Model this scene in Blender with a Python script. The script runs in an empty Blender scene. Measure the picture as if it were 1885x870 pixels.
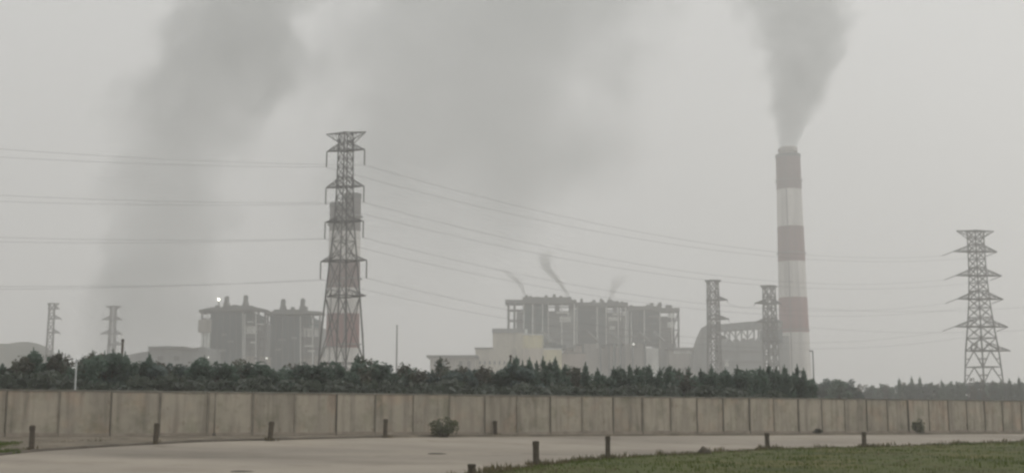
import bpy, bmesh, math, random
import numpy as np
from mathutils import Vector, Matrix, noise as mnoise

R = math.radians
random.seed(11)
sc = bpy.context.scene
COL = sc.collection

# ------------------------------------------------------------------ camera, world, sun, exposure
F = 2200.0                      # focal length in pixels of the 1885 px wide photograph
CAM_Z = 1.6
PITCH = math.atan(331.0 / F)
cam_d = bpy.data.cameras.new("camera")
cam_d.sensor_width = 36.0
cam_d.lens = 36.0 * F / 1885.0
cam_d.clip_end = 6000.0
cam_d.clip_start = 0.1
cam = bpy.data.objects.new("camera", cam_d)
COL.objects.link(cam)
cam.location = (0, 0, CAM_Z)
cam.rotation_euler = (R(90) + PITCH, 0, 0)
sc.camera = cam

SUN_EL, SUN_ROT = R(40), R(80)   # to the right of the view
w = bpy.data.worlds.new("World")
sc.world = w
w.use_nodes = True
nt = w.node_tree
nt.nodes.clear()
n_out = nt.nodes.new("ShaderNodeOutputWorld")
n_bg = nt.nodes.new("ShaderNodeBackground")
n_sky = nt.nodes.new("ShaderNodeTexSky")
n_sky.sky_type = 'NISHITA'
n_sky.sun_disc = False
n_sky.sun_elevation = SUN_EL
n_sky.sun_rotation = SUN_ROT
n_sky.air_density = 1.5
n_sky.dust_density = 6.0
n_sky.ozone_density = 1.0
n_hsv = nt.nodes.new("ShaderNodeHueSaturation")
n_hsv.inputs["Saturation"].default_value = 0.12
nt.links.new(n_sky.outputs[0], n_hsv.inputs["Color"])
n_mix = nt.nodes.new("ShaderNodeMix")
n_mix.data_type = 'RGBA'
n_mix.inputs[0].default_value = 0.78
# the even deck of cloud above the haze
n_tc = nt.nodes.new("ShaderNodeTexCoord")
n_noi = nt.nodes.new("ShaderNodeTexNoise")
n_noi.inputs["Scale"].default_value = 2.6
n_noi.inputs["Detail"].default_value = 4.0
n_ramp = nt.nodes.new("ShaderNodeValToRGB")
n_ramp.color_ramp.elements[0].position = 0.3
n_ramp.color_ramp.elements[0].color = (0.87, 0.87, 0.855, 1)
n_ramp.color_ramp.elements[1].position = 0.7
n_ramp.color_ramp.elements[1].color = (1.0, 1.0, 0.987, 1)
n_sc = nt.nodes.new("ShaderNodeVectorMath")
n_sc.operation = 'SCALE'
n_sc.inputs["Scale"].default_value = 9.0
nt.links.new(n_tc.outputs["Generated"], n_noi.inputs["Vector"])
nt.links.new(n_noi.outputs["Fac"], n_ramp.inputs[0])
nt.links.new(n_ramp.outputs[0], n_sc.inputs[0])
nt.links.new(n_hsv.outputs[0], n_mix.inputs[6])
nt.links.new(n_sc.outputs[0], n_mix.inputs[7])
nt.links.new(n_mix.outputs[2], n_bg.inputs["Color"])
n_bg.inputs["Strength"].default_value = 0.1
nt.links.new(n_bg.outputs[0], n_out.inputs[0])

sun_d = bpy.data.lights.new("sun", 'SUN')
sun_d.energy = 0.95
sun_d.angle = R(16)
sun_d.color = (1.0, 0.965, 0.91)
sun = bpy.data.objects.new("sun", sun_d)
COL.objects.link(sun)
sdir = Vector((math.sin(SUN_ROT) * math.cos(SUN_EL), math.cos(SUN_ROT) * math.cos(SUN_EL), math.sin(SUN_EL)))
sun.rotation_euler = (-sdir).to_track_quat('-Z', 'Y').to_euler()
sun.location = (60, 30, 80)

sc.view_settings.view_transform = 'Standard'
sc.view_settings.look = 'None'
sc.view_settings.exposure = 0.03
sc.view_settings.gamma = 1.0
sc.view_settings.use_curve_mapping = False
sc.render.engine = 'CYCLES'
cy = sc.cycles
cy.use_denoising = True
cy.max_bounces = 6
cy.diffuse_bounces = 3
cy.glossy_bounces = 2
cy.transparent_max_bounces = 8
cy.volume_bounces = 2
cy.volume_step_rate = 0.25
cy.volume_max_steps = 256
cy.filter_width = 2.5            # the soft lens of a phone
cy.sample_clamp_indirect = 4.0
HAZE = 0.00096

# ------------------------------------------------------------------ picture -> place
SA, CA = math.sin(PITCH), math.cos(PITCH)
def ray(px, py):
    u = (px - 942.5) / F
    v = (435.0 - py) / F
    return Vector((u, CA - v * SA, SA + v * CA))
def W(px, py, d):
    r = ray(px, py)
    t = d / r.y
    return Vector((r.x * t, d, CAM_Z + r.z * t))

WALL_H = 3.0
W0 = W(0, 718, 64.0)
W1 = W(1885, 738, 110.0)
W0 = Vector((W0.x, W0.y)); W1 = Vector((W1.x, W1.y))
WD = (W1 - W0).normalized()
WLEN = (W1 - W0).length
WN = Vector((WD.y, -WD.x))        # towards the camera
def ss(x, a, b):
    t = min(1.0, max(0.0, (x - a) / (b - a)))
    return t * t * (3 - 2 * t)
def wall_sq(x, y):
    v = Vector((x, y)) - W0
    return v.dot(WD), v.dot(WN)
def terrain(x, y):
    s, q = wall_sq(x, y)
    zw = min(0.45, max(0.0, 0.40 - 0.36 * s / WLEN))
    zw *= 1 - ss(abs(s - WLEN / 2), WLEN * 0.9, WLEN * 2)
    if q < 0:
        return zw * (1 - ss(-q, 4, 30))
    z = zw * (1 - ss(q, 1.0, 14.0)) - 0.45 * ss(q, 5.0, 24.0)
    return z
def ground_at(px, py):
    r = ray(px, py)
    t0 = 15.0
    t = t0
    while t < 400:
        p = Vector((0, 0, CAM_Z)) + r * t
        if p.z <= terrain(p.x, p.y):
            break
        t += 0.25
    return Vector((p.x, p.y, terrain(p.x, p.y)))
def wall_at(px):
    r = ray(px, 770)
    k = r.x / r.y                 # x = k y ; solve on the wall line
    den = WD.x - k * WD.y
    s = (k * W0.y - W0.x) / den
    return W0 + WD * s, s

# ------------------------------------------------------------------ mesh helpers
class MB:
    def __init__(self):
        self.v, self.f = [], []
    def box(self, x0, x1, y0, y1, z0, z1):
        b = len(self.v)
        self.v += [(x0, y0, z0), (x1, y0, z0), (x1, y1, z0), (x0, y1, z0), (x0, y0, z1), (x1, y0, z1), (x1, y1, z1), (x0, y1, z1)]
        for q in ((0, 3, 2, 1), (4, 5, 6, 7), (0, 1, 5, 4), (1, 2, 6, 5), (2, 3, 7, 6), (3, 0, 4, 7)):
            self.f.append(tuple(b + i for i in q))
        return self
    def prism(self, prof, y0, y1):           # outline in x,z pushed from y0 to y1
        b, n = len(self.v), len(prof)
        self.v += [(p[0], y0, p[1]) for p in prof] + [(p[0], y1, p[1]) for p in prof]
        self.f.append(tuple(b + i for i in range(n)))
        self.f.append(tuple(b + n + i for i in reversed(range(n))))
        for i in range(n):
            j = (i + 1) % n
            self.f.append((b + j, b + i, b + n + i, b + n + j))
        return self
    def bar(self, p, q, wd, wd2=None):
        p, q = Vector(p), Vector(q)
        wd2 = wd if wd2 is None else wd2
        d = (q - p)
        if d.length < 1e-6:
            return self
        d.normalize()
        a = d.orthogonal().normalized()
        c = d.cross(a)
        b = len(self.v)
        for o, ww in ((p, wd), (q, wd2)):
            for sx, sy in ((-1, -1), (1, -1), (1, 1), (-1, 1)):
                self.v.append(tuple(o + a * sx * ww / 2 + c * sy * ww / 2))
        for k in range(4):
            j = (k + 1) % 4
            self.f.append((b + k, b + j, b + 4 + j, b + 4 + k))
        self.f.append((b + 3, b + 2, b + 1, b)); self.f.append((b + 4, b + 5, b + 6, b + 7))
        return self
    def tube(self, pts, rad, n=8, cap=True):
        b = len(self.v)
        pts = [Vector(p) for p in pts]
        m = len(pts)
        for i, p in enumerate(pts):
            d = (pts[min(i + 1, m - 1)] - pts[max(i - 1, 0)]).normalized()
            ref = Vector((0, 0, 1)) if abs(d.z) < 0.9 else Vector((1, 0, 0))
            a = d.cross(ref).normalized(); c = d.cross(a)
            r = rad[i] if isinstance(rad, (list, tuple)) else rad
            for k in range(n):
                th = 2 * math.pi * k / n
                self.v.append(tuple(p + a * math.cos(th) * r + c * math.sin(th) * r))
        for i in range(m - 1):
            for k in range(n):
                j = (k + 1) % n
                self.f.append((b + i * n + k, b + i * n + j, b + (i + 1) * n + j, b + (i + 1) * n + k))
        if cap:
            self.f.append(tuple(b + k for k in reversed(range(n))))
            self.f.append(tuple(b + (m - 1) * n + k for k in range(n)))
        return self
    def lathe(self, prof, n=32, cx=0, cy_=0):   # prof: (r,z) going up
        b, m = len(self.v), len(prof)
        for r, z in prof:
            for k in range(n):
                th = 2 * math.pi * k / n
                self.v.append((cx + r * math.cos(th), cy_ + r * math.sin(th), z))
        for i in range(m - 1):
            for k in range(n):
                j = (k + 1) % n
                self.f.append((b + i * n + k, b + i * n + j, b + (i + 1) * n + j, b + (i + 1) * n + k))
        self.f.append(tuple(b + k for k in reversed(range(n))))
        self.f.append(tuple(b + (m - 1) * n + k for k in range(n)))
        return self
    def quad(self, c, a, b_):
        i = len(self.v)
        c, a, b_ = Vector(c), Vector(a), Vector(b_)
        self.v += [tuple(c - a - b_), tuple(c + a - b_ * 0.6), tuple(c + a * 0.7 + b_), tuple(c - a * 0.8 + b_ * 0.8)]
        self.f.append((i, i + 1, i + 2, i + 3))
    def tri(self, a, b_, c):
        i = len(self.v)
        self.v += [tuple(a), tuple(b_), tuple(c)]
        self.f.append((i, i + 1, i + 2))
    def mesh(self, name):
        me = bpy.data.meshes.new(name)
        me.from_pydata(self.v, [], self.f)
        me.update()
        return me
    def build(self, name, mat, parent=None, smooth=False, loc=None):
        me = self.mesh(name)
        me.materials.append(mat)
        if smooth:
            me.polygons.foreach_set("use_smooth", [True] * len(me.polygons))
        o = bpy.data.objects.new(name, me)
        COL.objects.link(o)
        if parent:
            o.parent = parent
        if loc is not None:
            o.location = loc
        return o

def tag(o, label=None, cat=None, group=None, kind=None):
    if label: o["label"] = label
    if cat: o["category"] = cat
    if group: o["group"] = group
    if kind: o["kind"] = kind
    return o
def thing(name, label, cat, loc=(0, 0, 0), group=None, rz=0.0):
    o = bpy.data.objects.new(name, None)
    o.empty_display_size = 0.5
    COL.objects.link(o)
    o.location = loc
    o.rotation_euler = (0, 0, rz)
    return tag(o, label, cat, group)

# ------------------------------------------------------------------ materials
def mat(name, c1, c2=None, scale=1.0, rough=0.85, detail=5.0, streak=None, bump=0.0, rnd=0.0, metallic=0.0, bands=None):
    """Noise-mixed surface in object space. streak: (sx,sy,sz) stretches a second noise for runs of dirt."""
    m = bpy.data.materials.new(name)
    m.use_nodes = True
    t = m.node_tree
    bs = t.nodes["Principled BSDF"]
    bs.inputs["Roughness"].default_value = rough
    bs.inputs["Metallic"].default_value = metallic
    bs.inputs["Specular IOR Level"].default_value = 0.3
    c2 = c2 or tuple(c * 0.7 for c in c1)
    tc = t.nodes.new("ShaderNodeTexCoord")
    no = t.nodes.new("ShaderNodeTexNoise")
    no.inputs["Scale"].default_value = scale
    no.inputs["Detail"].default_value = detail
    no.inputs["Roughness"].default_value = 0.62
    t.links.new(tc.outputs["Object"], no.inputs["Vector"])
    rp = t.nodes.new("ShaderNodeMapRange")
    rp.inputs[1].default_value = 0.32
    rp.inputs[2].default_value = 0.68
    t.links.new(no.outputs["Fac"], rp.inputs[0])
    mx = t.nodes.new("ShaderNodeMix"); mx.data_type = 'RGBA'
    mx.inputs[6].default_value = (*c1, 1); mx.inputs[7].default_value = (*c2, 1)
    t.links.new(rp.outputs[0], mx.inputs[0])
    last = mx.outputs[2]
    if streak:
        mp = t.nodes.new("ShaderNodeMapping")
        mp.inputs["Scale"].default_value = streak
        n2 = t.nodes.new("ShaderNodeTexNoise")
        n2.inputs["Scale"].default_value = 1.0
        n2.inputs["Detail"].default_value = 4.0
        t.links.new(tc.outputs["Object"], mp.inputs[0]); t.links.new(mp.outputs[0], n2.inputs["Vector"])
        r2 = t.nodes.new("ShaderNodeMapRange")
        r2.inputs[1].default_value = 0.45; r2.inputs[2].default_value = 0.75
        r2.inputs[3].default_value = 1.0; r2.inputs[4].default_value = 0.62
        t.links.new(n2.outputs["Fac"], r2.inputs[0])
        vm = t.nodes.new("ShaderNodeVectorMath"); vm.operation = 'SCALE'
        t.links.new(last, vm.inputs[0]); t.links.new(r2.outputs[0], vm.inputs["Scale"])
        last = vm.outputs[0]
    if rnd:
        oi = t.nodes.new("ShaderNodeObjectInfo")
        r3 = t.nodes.new("ShaderNodeMapRange")
        r3.inputs[3].default_value = 1 - rnd; r3.inputs[4].default_value = 1 + rnd
        t.links.new(oi.outputs["Random"], r3.inputs[0])
        vm = t.nodes.new("ShaderNodeVectorMath"); vm.operation = 'SCALE'
        t.links.new(last, vm.inputs[0]); t.links.new(r3.outputs[0], vm.inputs["Scale"])
        last = vm.outputs[0]
    t.links.new(last, bs.inputs["Base Color"])
    if bump:
        bp = t.nodes.new("ShaderNodeBump")
        bp.inputs["Strength"].default_value = bump
        bp.inputs["Distance"].default_value = 0.05
        t.links.new(no.outputs["Fac"], bp.inputs["Height"])
        t.links.new(bp.outputs[0], bs.inputs["Normal"])
    return m

M = {}
M['soil'] = mat("soil", (0.27, 0.235, 0.185), (0.17, 0.15, 0.11), 0.35, 0.95, bump=0.4)
M['dirt'] = mat("verge_dirt", (0.20, 0.17, 0.13), (0.11, 0.095, 0.07), 0.8, 0.95, 8, bump=0.6)
M['road'] = mat("dusty_concrete_road", (0.335, 0.297, 0.245), (0.285, 0.252, 0.21), 0.16, 0.9, 9, streak=(0.03, 0.12, 0.5))
M['turf'] = mat("turf", (0.058, 0.074, 0.012), (0.082, 0.083, 0.022), 0.35, 0.95, 8, bump=0.5)
M['blade'] = mat("grass_blades", (0.062, 0.098, 0.008), (0.098, 0.126, 0.018), 0.5, 0.9, 4)
M['dry_blade'] = mat("dry_grass_blades", (0.15, 0.12, 0.065), (0.085, 0.08, 0.034), 0.5, 0.9, 4)
M['panel'] = mat("precast_concrete", (0.385, 0.345, 0.28), (0.315, 0.285, 0.235), 0.9, 0.92, 7, streak=(2.4, 2.4, 0.25), rnd=0.09)
M['plinth'] = mat("wall_plinth", (0.33, 0.29, 0.24), (0.22, 0.19, 0.155), 1.2, 0.92, 6)
M['post'] = mat("wall_post_concrete", (0.21, 0.19, 0.155), (0.13, 0.115, 0.095), 1.4, 0.92, 6, rnd=0.45)
M['coping'] = mat("coping_concrete", (0.25, 0.235, 0.20), (0.12, 0.115, 0.095), 0.8, 0.92, 6)
M['kerb'] = mat("kerb_stone", (0.16, 0.14, 0.115), (0.09, 0.08, 0.065), 0.7, 0.92, 7)
M['bollard'] = mat("weathered_bollard", (0.10, 0.082, 0.058), (0.055, 0.045, 0.033), 5.0, 0.9, 5, rnd=0.15)
M['steel'] = mat("galvanised_steel", (0.16, 0.16, 0.16), (0.11, 0.11, 0.11), 0.3, 0.6)
M['redsteel'] = mat("rust_red_steel", (0.26, 0.12, 0.10), (0.18, 0.10, 0.09), 0.3, 0.7)
M['insul'] = mat("insulator_glaze", (0.13, 0.12, 0.12), (0.09, 0.08, 0.08), 1.0, 0.4)
M['wire'] = mat("conductor", (0.20, 0.20, 0.20), (0.16, 0.16, 0.16), 0.1, 0.6)
M['crown'] = mat("foliage", (0.108, 0.160, 0.120), (0.092, 0.136, 0.105), 0.8, 0.8, 3, rnd=0.28)
M['crown_b'] = mat("foliage_blue_green", (0.112, 0.152, 0.138), (0.096, 0.130, 0.118), 0.8, 0.8, 3, rnd=0.25)
M['crown_d'] = mat("foliage_brownish", (0.124, 0.126, 0.094), (0.09, 0.092, 0.072), 0.8, 0.8, 3, rnd=0.25)
M['under'] = mat("undergrowth_leaves", (0.085, 0.104, 0.078), (0.062, 0.078, 0.060), 0.8, 0.85, 3)
M['bark'] = mat("bark", (0.11, 0.09, 0.07), (0.06, 0.05, 0.04), 3.0, 0.95)
M['bush'] = mat("bush_leaves", (0.105, 0.122, 0.055), (0.075, 0.088, 0.04), 2.0, 0.85)
M['dark_clad'] = mat("dark_cladding", (0.022, 0.055, 0.068), (0.016, 0.038, 0.048), 0.06, 0.8, 5, streak=(0.5, 0.5, 0.03))
M['teal_clad'] = mat("teal_cladding", (0.035, 0.085, 0.085), (0.025, 0.06, 0.062), 0.06, 0.8, 5, streak=(0.5, 0.5, 0.03))
M['grey_clad'] = mat("grey_cladding", (0.23, 0.245, 0.245), (0.16, 0.172, 0.172), 0.07, 0.85, 6, streak=(0.4, 0.4, 0.04))
M['warm_clad'] = mat("warm_grey_cladding", (0.38, 0.36, 0.325), (0.29, 0.275, 0.25), 0.07, 0.85, 6, streak=(0.4, 0.4, 0.04))
M['pink_clad'] = mat("pinkish_grey_cladding", (0.40, 0.34, 0.31), (0.32, 0.27, 0.245), 0.07, 0.85, 6, streak=(0.4, 0.4, 0.04))
M['cream'] = mat("cream_cladding", (0.72, 0.67, 0.43), (0.62, 0.58, 0.38), 0.06, 0.85, 5, streak=(0.3, 0.3, 0.05))
M['cream_pale'] = mat("pale_cream_cladding", (0.64, 0.58, 0.49), (0.54, 0.49, 0.42), 0.06, 0.85, 5, streak=(0.3, 0.3, 0.05))
M['beige'] = mat("beige_cladding", (0.56, 0.53, 0.45), (0.47, 0.445, 0.38), 0.06, 0.85, 5, streak=(0.3, 0.3, 0.05))
M['pale'] = mat("pale_panel", (0.78, 0.80, 0.77), (0.62, 0.64, 0.62), 0.10, 0.8, 5, streak=(0.4, 0.4, 0.05))
M['roof'] = mat("roof_sheet", (0.12, 0.125, 0.12), (0.085, 0.09, 0.088), 0.08, 0.8)
M['dark_steel'] = mat("plant_steel", (0.10, 0.10, 0.105), (0.07, 0.07, 0.075), 0.1, 0.7)
M['window'] = mat("dark_window", (0.05, 0.055, 0.06), (0.03, 0.035, 0.04), 0.3, 0.3)
M['coal'] = mat("coal_heap", (0.10, 0.105, 0.095), (0.07, 0.075, 0.068), 0.03, 0.95)
M['white_paint'] = mat("white_painted_pole", (0.46, 0.48, 0.47), (0.34, 0.35, 0.345), 1.0, 0.6)
M['hill'] = mat("far_hill", (0.09, 0.10, 0.075), (0.06, 0.07, 0.05), 0.02, 0.95)

def leafy(m, f=0.55):
    t = m.node_tree
    bs = t.nodes["Principled BSDF"]; out = t.nodes["Material Output"]
    bs.inputs["Specular IOR Level"].default_value = 0.8
    bs.inputs["Roughness"].default_value = 0.5
    col = bs.inputs["Base Color"].links[0].from_socket
    tr = t.nodes.new("ShaderNodeBsdfTranslucent")
    t.links.new(col, tr.inputs["Color"])
    ms = t.nodes.new("ShaderNodeMixShader")
    ms.inputs[0].default_value = f
    t.links.new(bs.outputs[0], ms.inputs[1]); t.links.new(tr.outputs[0], ms.inputs[2])
    t.links.new(ms.outputs[0], out.inputs["Surface"])
for k_ in ('crown', 'crown_b', 'crown_d', 'bush'):
    leafy(M[k_])
leafy(M['under'], 0.5)
leafy(M['blade'], 0.3); leafy(M['dry_blade'], 0.3)
for k_ in ('blade', 'dry_blade'):
    M[k_].node_tree.nodes['Principled BSDF'].inputs['Specular IOR Level'].default_value = 0.2
    M[k_].node_tree.nodes['Principled BSDF'].inputs['Roughness'].default_value = 0.8
def emis(name, col, strength):
    m = bpy.data.materials.new(name); m.use_nodes = True
    t = m.node_tree
    bs = t.nodes["Principled BSDF"]
    bs.inputs["Base Color"].default_value = (0.8, 0.8, 0.75, 1)
    bs.inputs["Emission Color"].default_value = (*col, 1)
    bs.inputs["Emission Strength"].default_value = strength
    return m
M['lamp'] = emis("lit_lamp", (1.0, 0.96, 0.82), 5.0)
M['lamp_dim'] = emis("dim_lamp", (1.0, 0.97, 0.9), 1.3)

def banded(name, edges, red, white, soot):
    """Painted bands up a shaft: edges = heights where the paint changes, starting with white at the foot."""
    m = mat(name, white, tuple(c * 0.86 for c in white), 0.05, 0.85, 5, streak=(0.25, 0.25, 0.012))
    t = m.node_tree
    bs = t.nodes["Principled BSDF"]
    src = bs.inputs["Base Color"].links[0].from_socket
    m2c = t.nodes.new("ShaderNodeMix"); m2c.data_type = 'RGBA'
    tc = t.nodes.new("ShaderNodeTexCoord"); sp = t.nodes.new("ShaderNodeSeparateXYZ")
    t.links.new(tc.outputs["Object"], sp.inputs[0])
    acc = None
    for i, e in enumerate(edges):
        g = t.nodes.new("ShaderNodeMath"); g.operation = 'GREATER_THAN'
        t.links.new(sp.outputs["Z"], g.inputs[0]); g.inputs[1].default_value = e
        if acc is None:
            acc = g.outputs[0]
        else:
            a = t.nodes.new("ShaderNodeMath"); a.operation = 'SUBTRACT' if i % 2 else 'ADD'
            t.links.new(acc, a.inputs[0]); t.links.new(g.outputs[0], a.inputs[1])
            acc = a.outputs[0]
    t.links.new(acc, m2c.inputs[0])
    t.links.new(src, m2c.inputs[6])
    # the red keeps the same dirt: tint the dirt value
    tint = t.nodes.new("ShaderNodeMix"); tint.data_type = 'RGBA'; tint.blend_type = 'MULTIPLY'
    tint.inputs[0].default_value = 1.0
    t.links.new(src, tint.inputs[6])
    fade = t.nodes.new("ShaderNodeMapRange")
    fade.inputs[1].default_value = edges[0]; fade.inputs[2].default_value = edges[-1]
    t.links.new(sp.outputs["Z"], fade.inputs[0])
    fm = t.nodes.new("ShaderNodeMix"); fm.data_type = 'RGBA'
    fm.inputs[6].default_value = (red[0] / white[0], red[1] / white[1], red[2] / white[2], 1)
    fm.inputs[7].default_value = (soot[0] / white[0], soot[1] / white[1], soot[2] / white[2], 1)
    t.links.new(fade.outputs[0], fm.inputs[0]); t.links.new(fm.outputs[2], tint.inputs[7])
    t.links.new(tint.outputs[2], m2c.inputs[7])
    t.links.new(m2c.outputs[2], bs.inputs["Base Color"])
    return m

def wear(m, scale, lo, hi, tint, amount, stretch=(1, 1, 1)):
    '''a second layer of stains with a shape of their own'''
    t = m.node_tree
    bs = t.nodes["Principled BSDF"]
    src = bs.inputs["Base Color"].links[0].from_socket
    tc = t.nodes.new("ShaderNodeTexCoord"); mp = t.nodes.new("ShaderNodeMapping")
    mp.inputs["Scale"].default_value = stretch
    oi = t.nodes.new("ShaderNodeObjectInfo")
    ad = t.nodes.new("ShaderNodeVectorMath"); ad.operation = 'MULTIPLY_ADD'
    t.links.new(oi.outputs["Random"], ad.inputs[0]); ad.inputs[1].default_value = (40, 40, 40)
    t.links.new(tc.outputs["Object"], ad.inputs[2])
    t.links.new(ad.outputs[0], mp.inputs[0])
    no = t.nodes.new("ShaderNodeTexNoise"); no.inputs["Scale"].default_value = scale
    no.inputs["Detail"].default_value = 6.0; no.inputs["Roughness"].default_value = 0.65
    t.links.new(mp.outputs[0], no.inputs["Vector"])
    mr = t.nodes.new("ShaderNodeMapRange"); mr.inputs[1].default_value = lo; mr.inputs[2].default_value = hi; mr.inputs[4].default_value = amount
    t.links.new(no.outputs["Fac"], mr.inputs[0])
    mx = t.nodes.new("ShaderNodeMix"); mx.data_type = 'RGBA'; mx.blend_type = 'MULTIPLY'
    t.links.new(mr.outputs[0], mx.inputs[0]); t.links.new(src, mx.inputs[6]); mx.inputs[7].default_value = (*tint, 1)
    for l in list(src.links):
        if l.to_node != mx:
            t.links.new(mx.outputs[2], l.to_socket)
wear(M['panel'], 0.7, 0.5, 0.66, (0.72, 0.76, 0.70), 0.9)
wear(M['panel'], 0.4, 0.52, 0.64, (1.12, 1.0, 0.95), 0.8)
wear(M['panel'], 2.2, 0.60, 0.70, (0.62, 0.58, 0.54), 0.7, (1, 1, .5))
wear(M['road'], 0.11, 0.5, 0.62, (0.80, 0.79, 0.78), 0.75, (1, 1.6, 1))
wear(M['road'], 0.5, 0.60, 0.70, (0.70, 0.68, 0.65), 0.85, (1, .7, 1))
wear(M['road'], 0.06, 0.52, 0.60, (1.10, 1.09, 1.07), 0.8)
wear(M['turf'], 0.12, 0.52, 0.62, (1.45, 1.15, 1.1), 0.9)
wear(M['blade'], 0.30, 0.50, 0.62, (0.62, 0.66, 0.6), 0.9)
wear(M['blade'], 0.16, 0.54, 0.64, (1.35, 1.1, 1.2), 0.8)
wear(M['turf'], 0.33, 0.50, 0.62, (0.6, 0.65, 0.6), 0.8)

# ------------------------------------------------------------------ ground, road, verge
def graded(lo, hi, flo, fhi, fine, coarse_steps):
    a = list(np.arange(flo, fhi + 1e-6, fine))
    lowp = [flo - (flo - lo) * (k / coarse_steps) ** 1.8 for k in range(coarse_steps, 0, -1)]
    hip = [fhi + (hi - fhi) * (k / coarse_steps) ** 1.8 for k in range(1, coarse_steps + 1)]
    return lowp + a + hip
gx = graded(-1350, 1350, -75, 95, 1.25, 14)
gy = graded(-250, 1750, 8, 165, 1.25, 16)
mb = MB()
for y in gy:
    for x in gx:
        mb.v.append((x, y, terrain(x, y) - 0.02))
nx = len(gx)
for j in range(len(gy) - 1):
    for i in range(nx - 1):
        mb.f.append((j * nx + i, j * nx + i + 1, (j + 1) * nx + i + 1, (j + 1) * nx + i))
tag(mb.build("ground", M['soil'], None, True), kind="structure")

def resample(pts, n):
    pts = [Vector((p[0], p[1])) for p in pts]
    L = [0.0]
    for a, b in zip(pts, pts[1:]):
        L.append(L[-1] + (b - a).length)
    out = []
    for k in range(n):
        t = L[-1] * k / (n - 1)
        i = max(j for j in range(len(L)) if L[j] <= t + 1e-9)
        i = min(i, len(pts) - 2)
        f = (t - L[i]) / max(1e-9, L[i + 1] - L[i])
        out.append(pts[i].lerp(pts[i + 1], f))
    return out
def smooth_line(pts, it=3):
    for _ in range(it):
        q = [pts[0]]
        for a, b in zip(pts, pts[1:]):
            q.append(a.lerp(b, 0.25)); q.append(a.lerp(b, 0.75))
        q.append(pts[-1])
        pts = q
    return pts
# the far edge of the road (picture points on the ground), then the edge of the grass
far_px = [(0, 839), (60, 832), (150, 826), (286, 818), (400, 812.5), (497, 811), (600, 808), (709, 805.5), (820, 804.5), (912, 803.2), (1010, 802), (1116, 801), (1317, 799.6), (1487, 799.2), (1644, 799), (1779, 798.6), (1885, 798.5)]
far_pts = [ground_at(*p) for p in far_px]
far_pts = [Vector((p.x, p.y)) for p in far_pts]
d0 = (far_pts[0] - far_pts[1]).normalized()
far_pts = [far_pts[0] + d0 * 14 + Vector((0, -3)), far_pts[0] + d0 * 6 + Vector((0, -0.6))] + far_pts
far_pts.append(far_pts[-1] + WD * 40)
# keep the road edge in front of the wall
fixed = []
for p in far_pts:
    s, q = wall_sq(p.x, p.y)
    if q < 1.3:
        p = p + WN * (1.3 - q)
    fixed.append(p)
far_line = resample(smooth_line(fixed), 150)
near_px = [(868, 878), (900, 869.5), (987, 855.5), (1119, 843), (1210, 837.5), (1300, 832), (1413, 826), (1500, 824), (1591, 822.5), (1690, 819.5), (1780, 816.5), (1885, 812)]
near_pts = [ground_at(*p) for p in near_px]
near_pts = [Vector((p.x, p.y)) for p in near_pts]
near_pts = [Vector((-9, 14)), Vector((-6.5, 22)), Vector((-4.2, 31))] + [p for p in near_pts]
near_pts.append(near_pts[-1] + (near_pts[-1] - near_pts[-2]).normalized() * 14 + Vector((0, 3)))
near_line = resample(smooth_line(near_pts), 150)
fl = list(far_line)
mb = MB()
NR = 40
rows = []
NL0 = near_line
for i in range(150):
    a, b = far_line[i], NL0[i]
    rows.append([a.lerp(b, k / (NR - 1)) for k in range(NR)])
for r_ in rows:
    for p in r_:
        mb.v.append((p.x, p.y, terrain(p.x, p.y) + 0.03))
for i in range(149):
    for k in range(NR - 1):
        mb.f.append((i * NR + k, (i + 1) * NR + k, (i + 1) * NR + k + 1, i * NR + k + 1))
# the apron of the road that runs on under the camera
b = len(mb.v)
ap = [(-60, y) for y in (8, 20, 32)]
mb2 = []
tag(mb.build("road", M['road'], None, True), kind="structure")
# continuing road on the near left side, from the first row of the sheet back past the camera
mb = MB()
A, B = far_line[0], NL0[0]
N2 = 24
for k in range(N2 + 1):
    p = A.lerp(B, k / N2)
    for j in range(13):
        t = j / 12
        q = p + Vector((-0.25 * 60 * t, -60 * t)) * 1.0
        mb.v.append((q.x, q.y, terrain(q.x, q.y) + 0.03))
for k in range(N2):
    for j in range(12):
        mb.f.append((k * 13 + j, k * 13 + j + 1, (k + 1) * 13 + j + 1, (k + 1) * 13 + j))
tag(mb.build("road", M['road'], None, True), kind="structure")

# dirt verge between the wall and the road, humped and rough, ending in a low broken edge
mb = MB()
NV = 9
pts = resample(far_line, 300)
for i, p in enumerate(pts):
    s, q = wall_sq(p.x, p.y)
    foot = W0 + WD * s - WN * 0.05
    p2 = p + WN * 0.25
    for k in range(NV):
        t = k / (NV - 1)
        c = p2.lerp(foot, t)
        h = 0.10 * math.sin(math.pi * min(1, t * 2.2 + 0.12)) if t < 0.4 else 0.07
        h += 0.05 * (mnoise.noise(Vector((c.x * 0.9, c.y * 0.9, 3))) + 0.4) + 0.03
        if k == 0:
            h = -0.03
        mb.v.append((c.x, c.y, terrain(c.x, c.y) + 0.03 + h))
for i in range(len(pts) - 1):
    for k in range(NV - 1):
        mb.f.append((i * NV + k, i * NV + k + 1, (i + 1) * NV + k + 1, (i + 1) * NV + k))
tag(mb.build("dirt_verge", M['dirt'], None, False), kind="structure")

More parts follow.
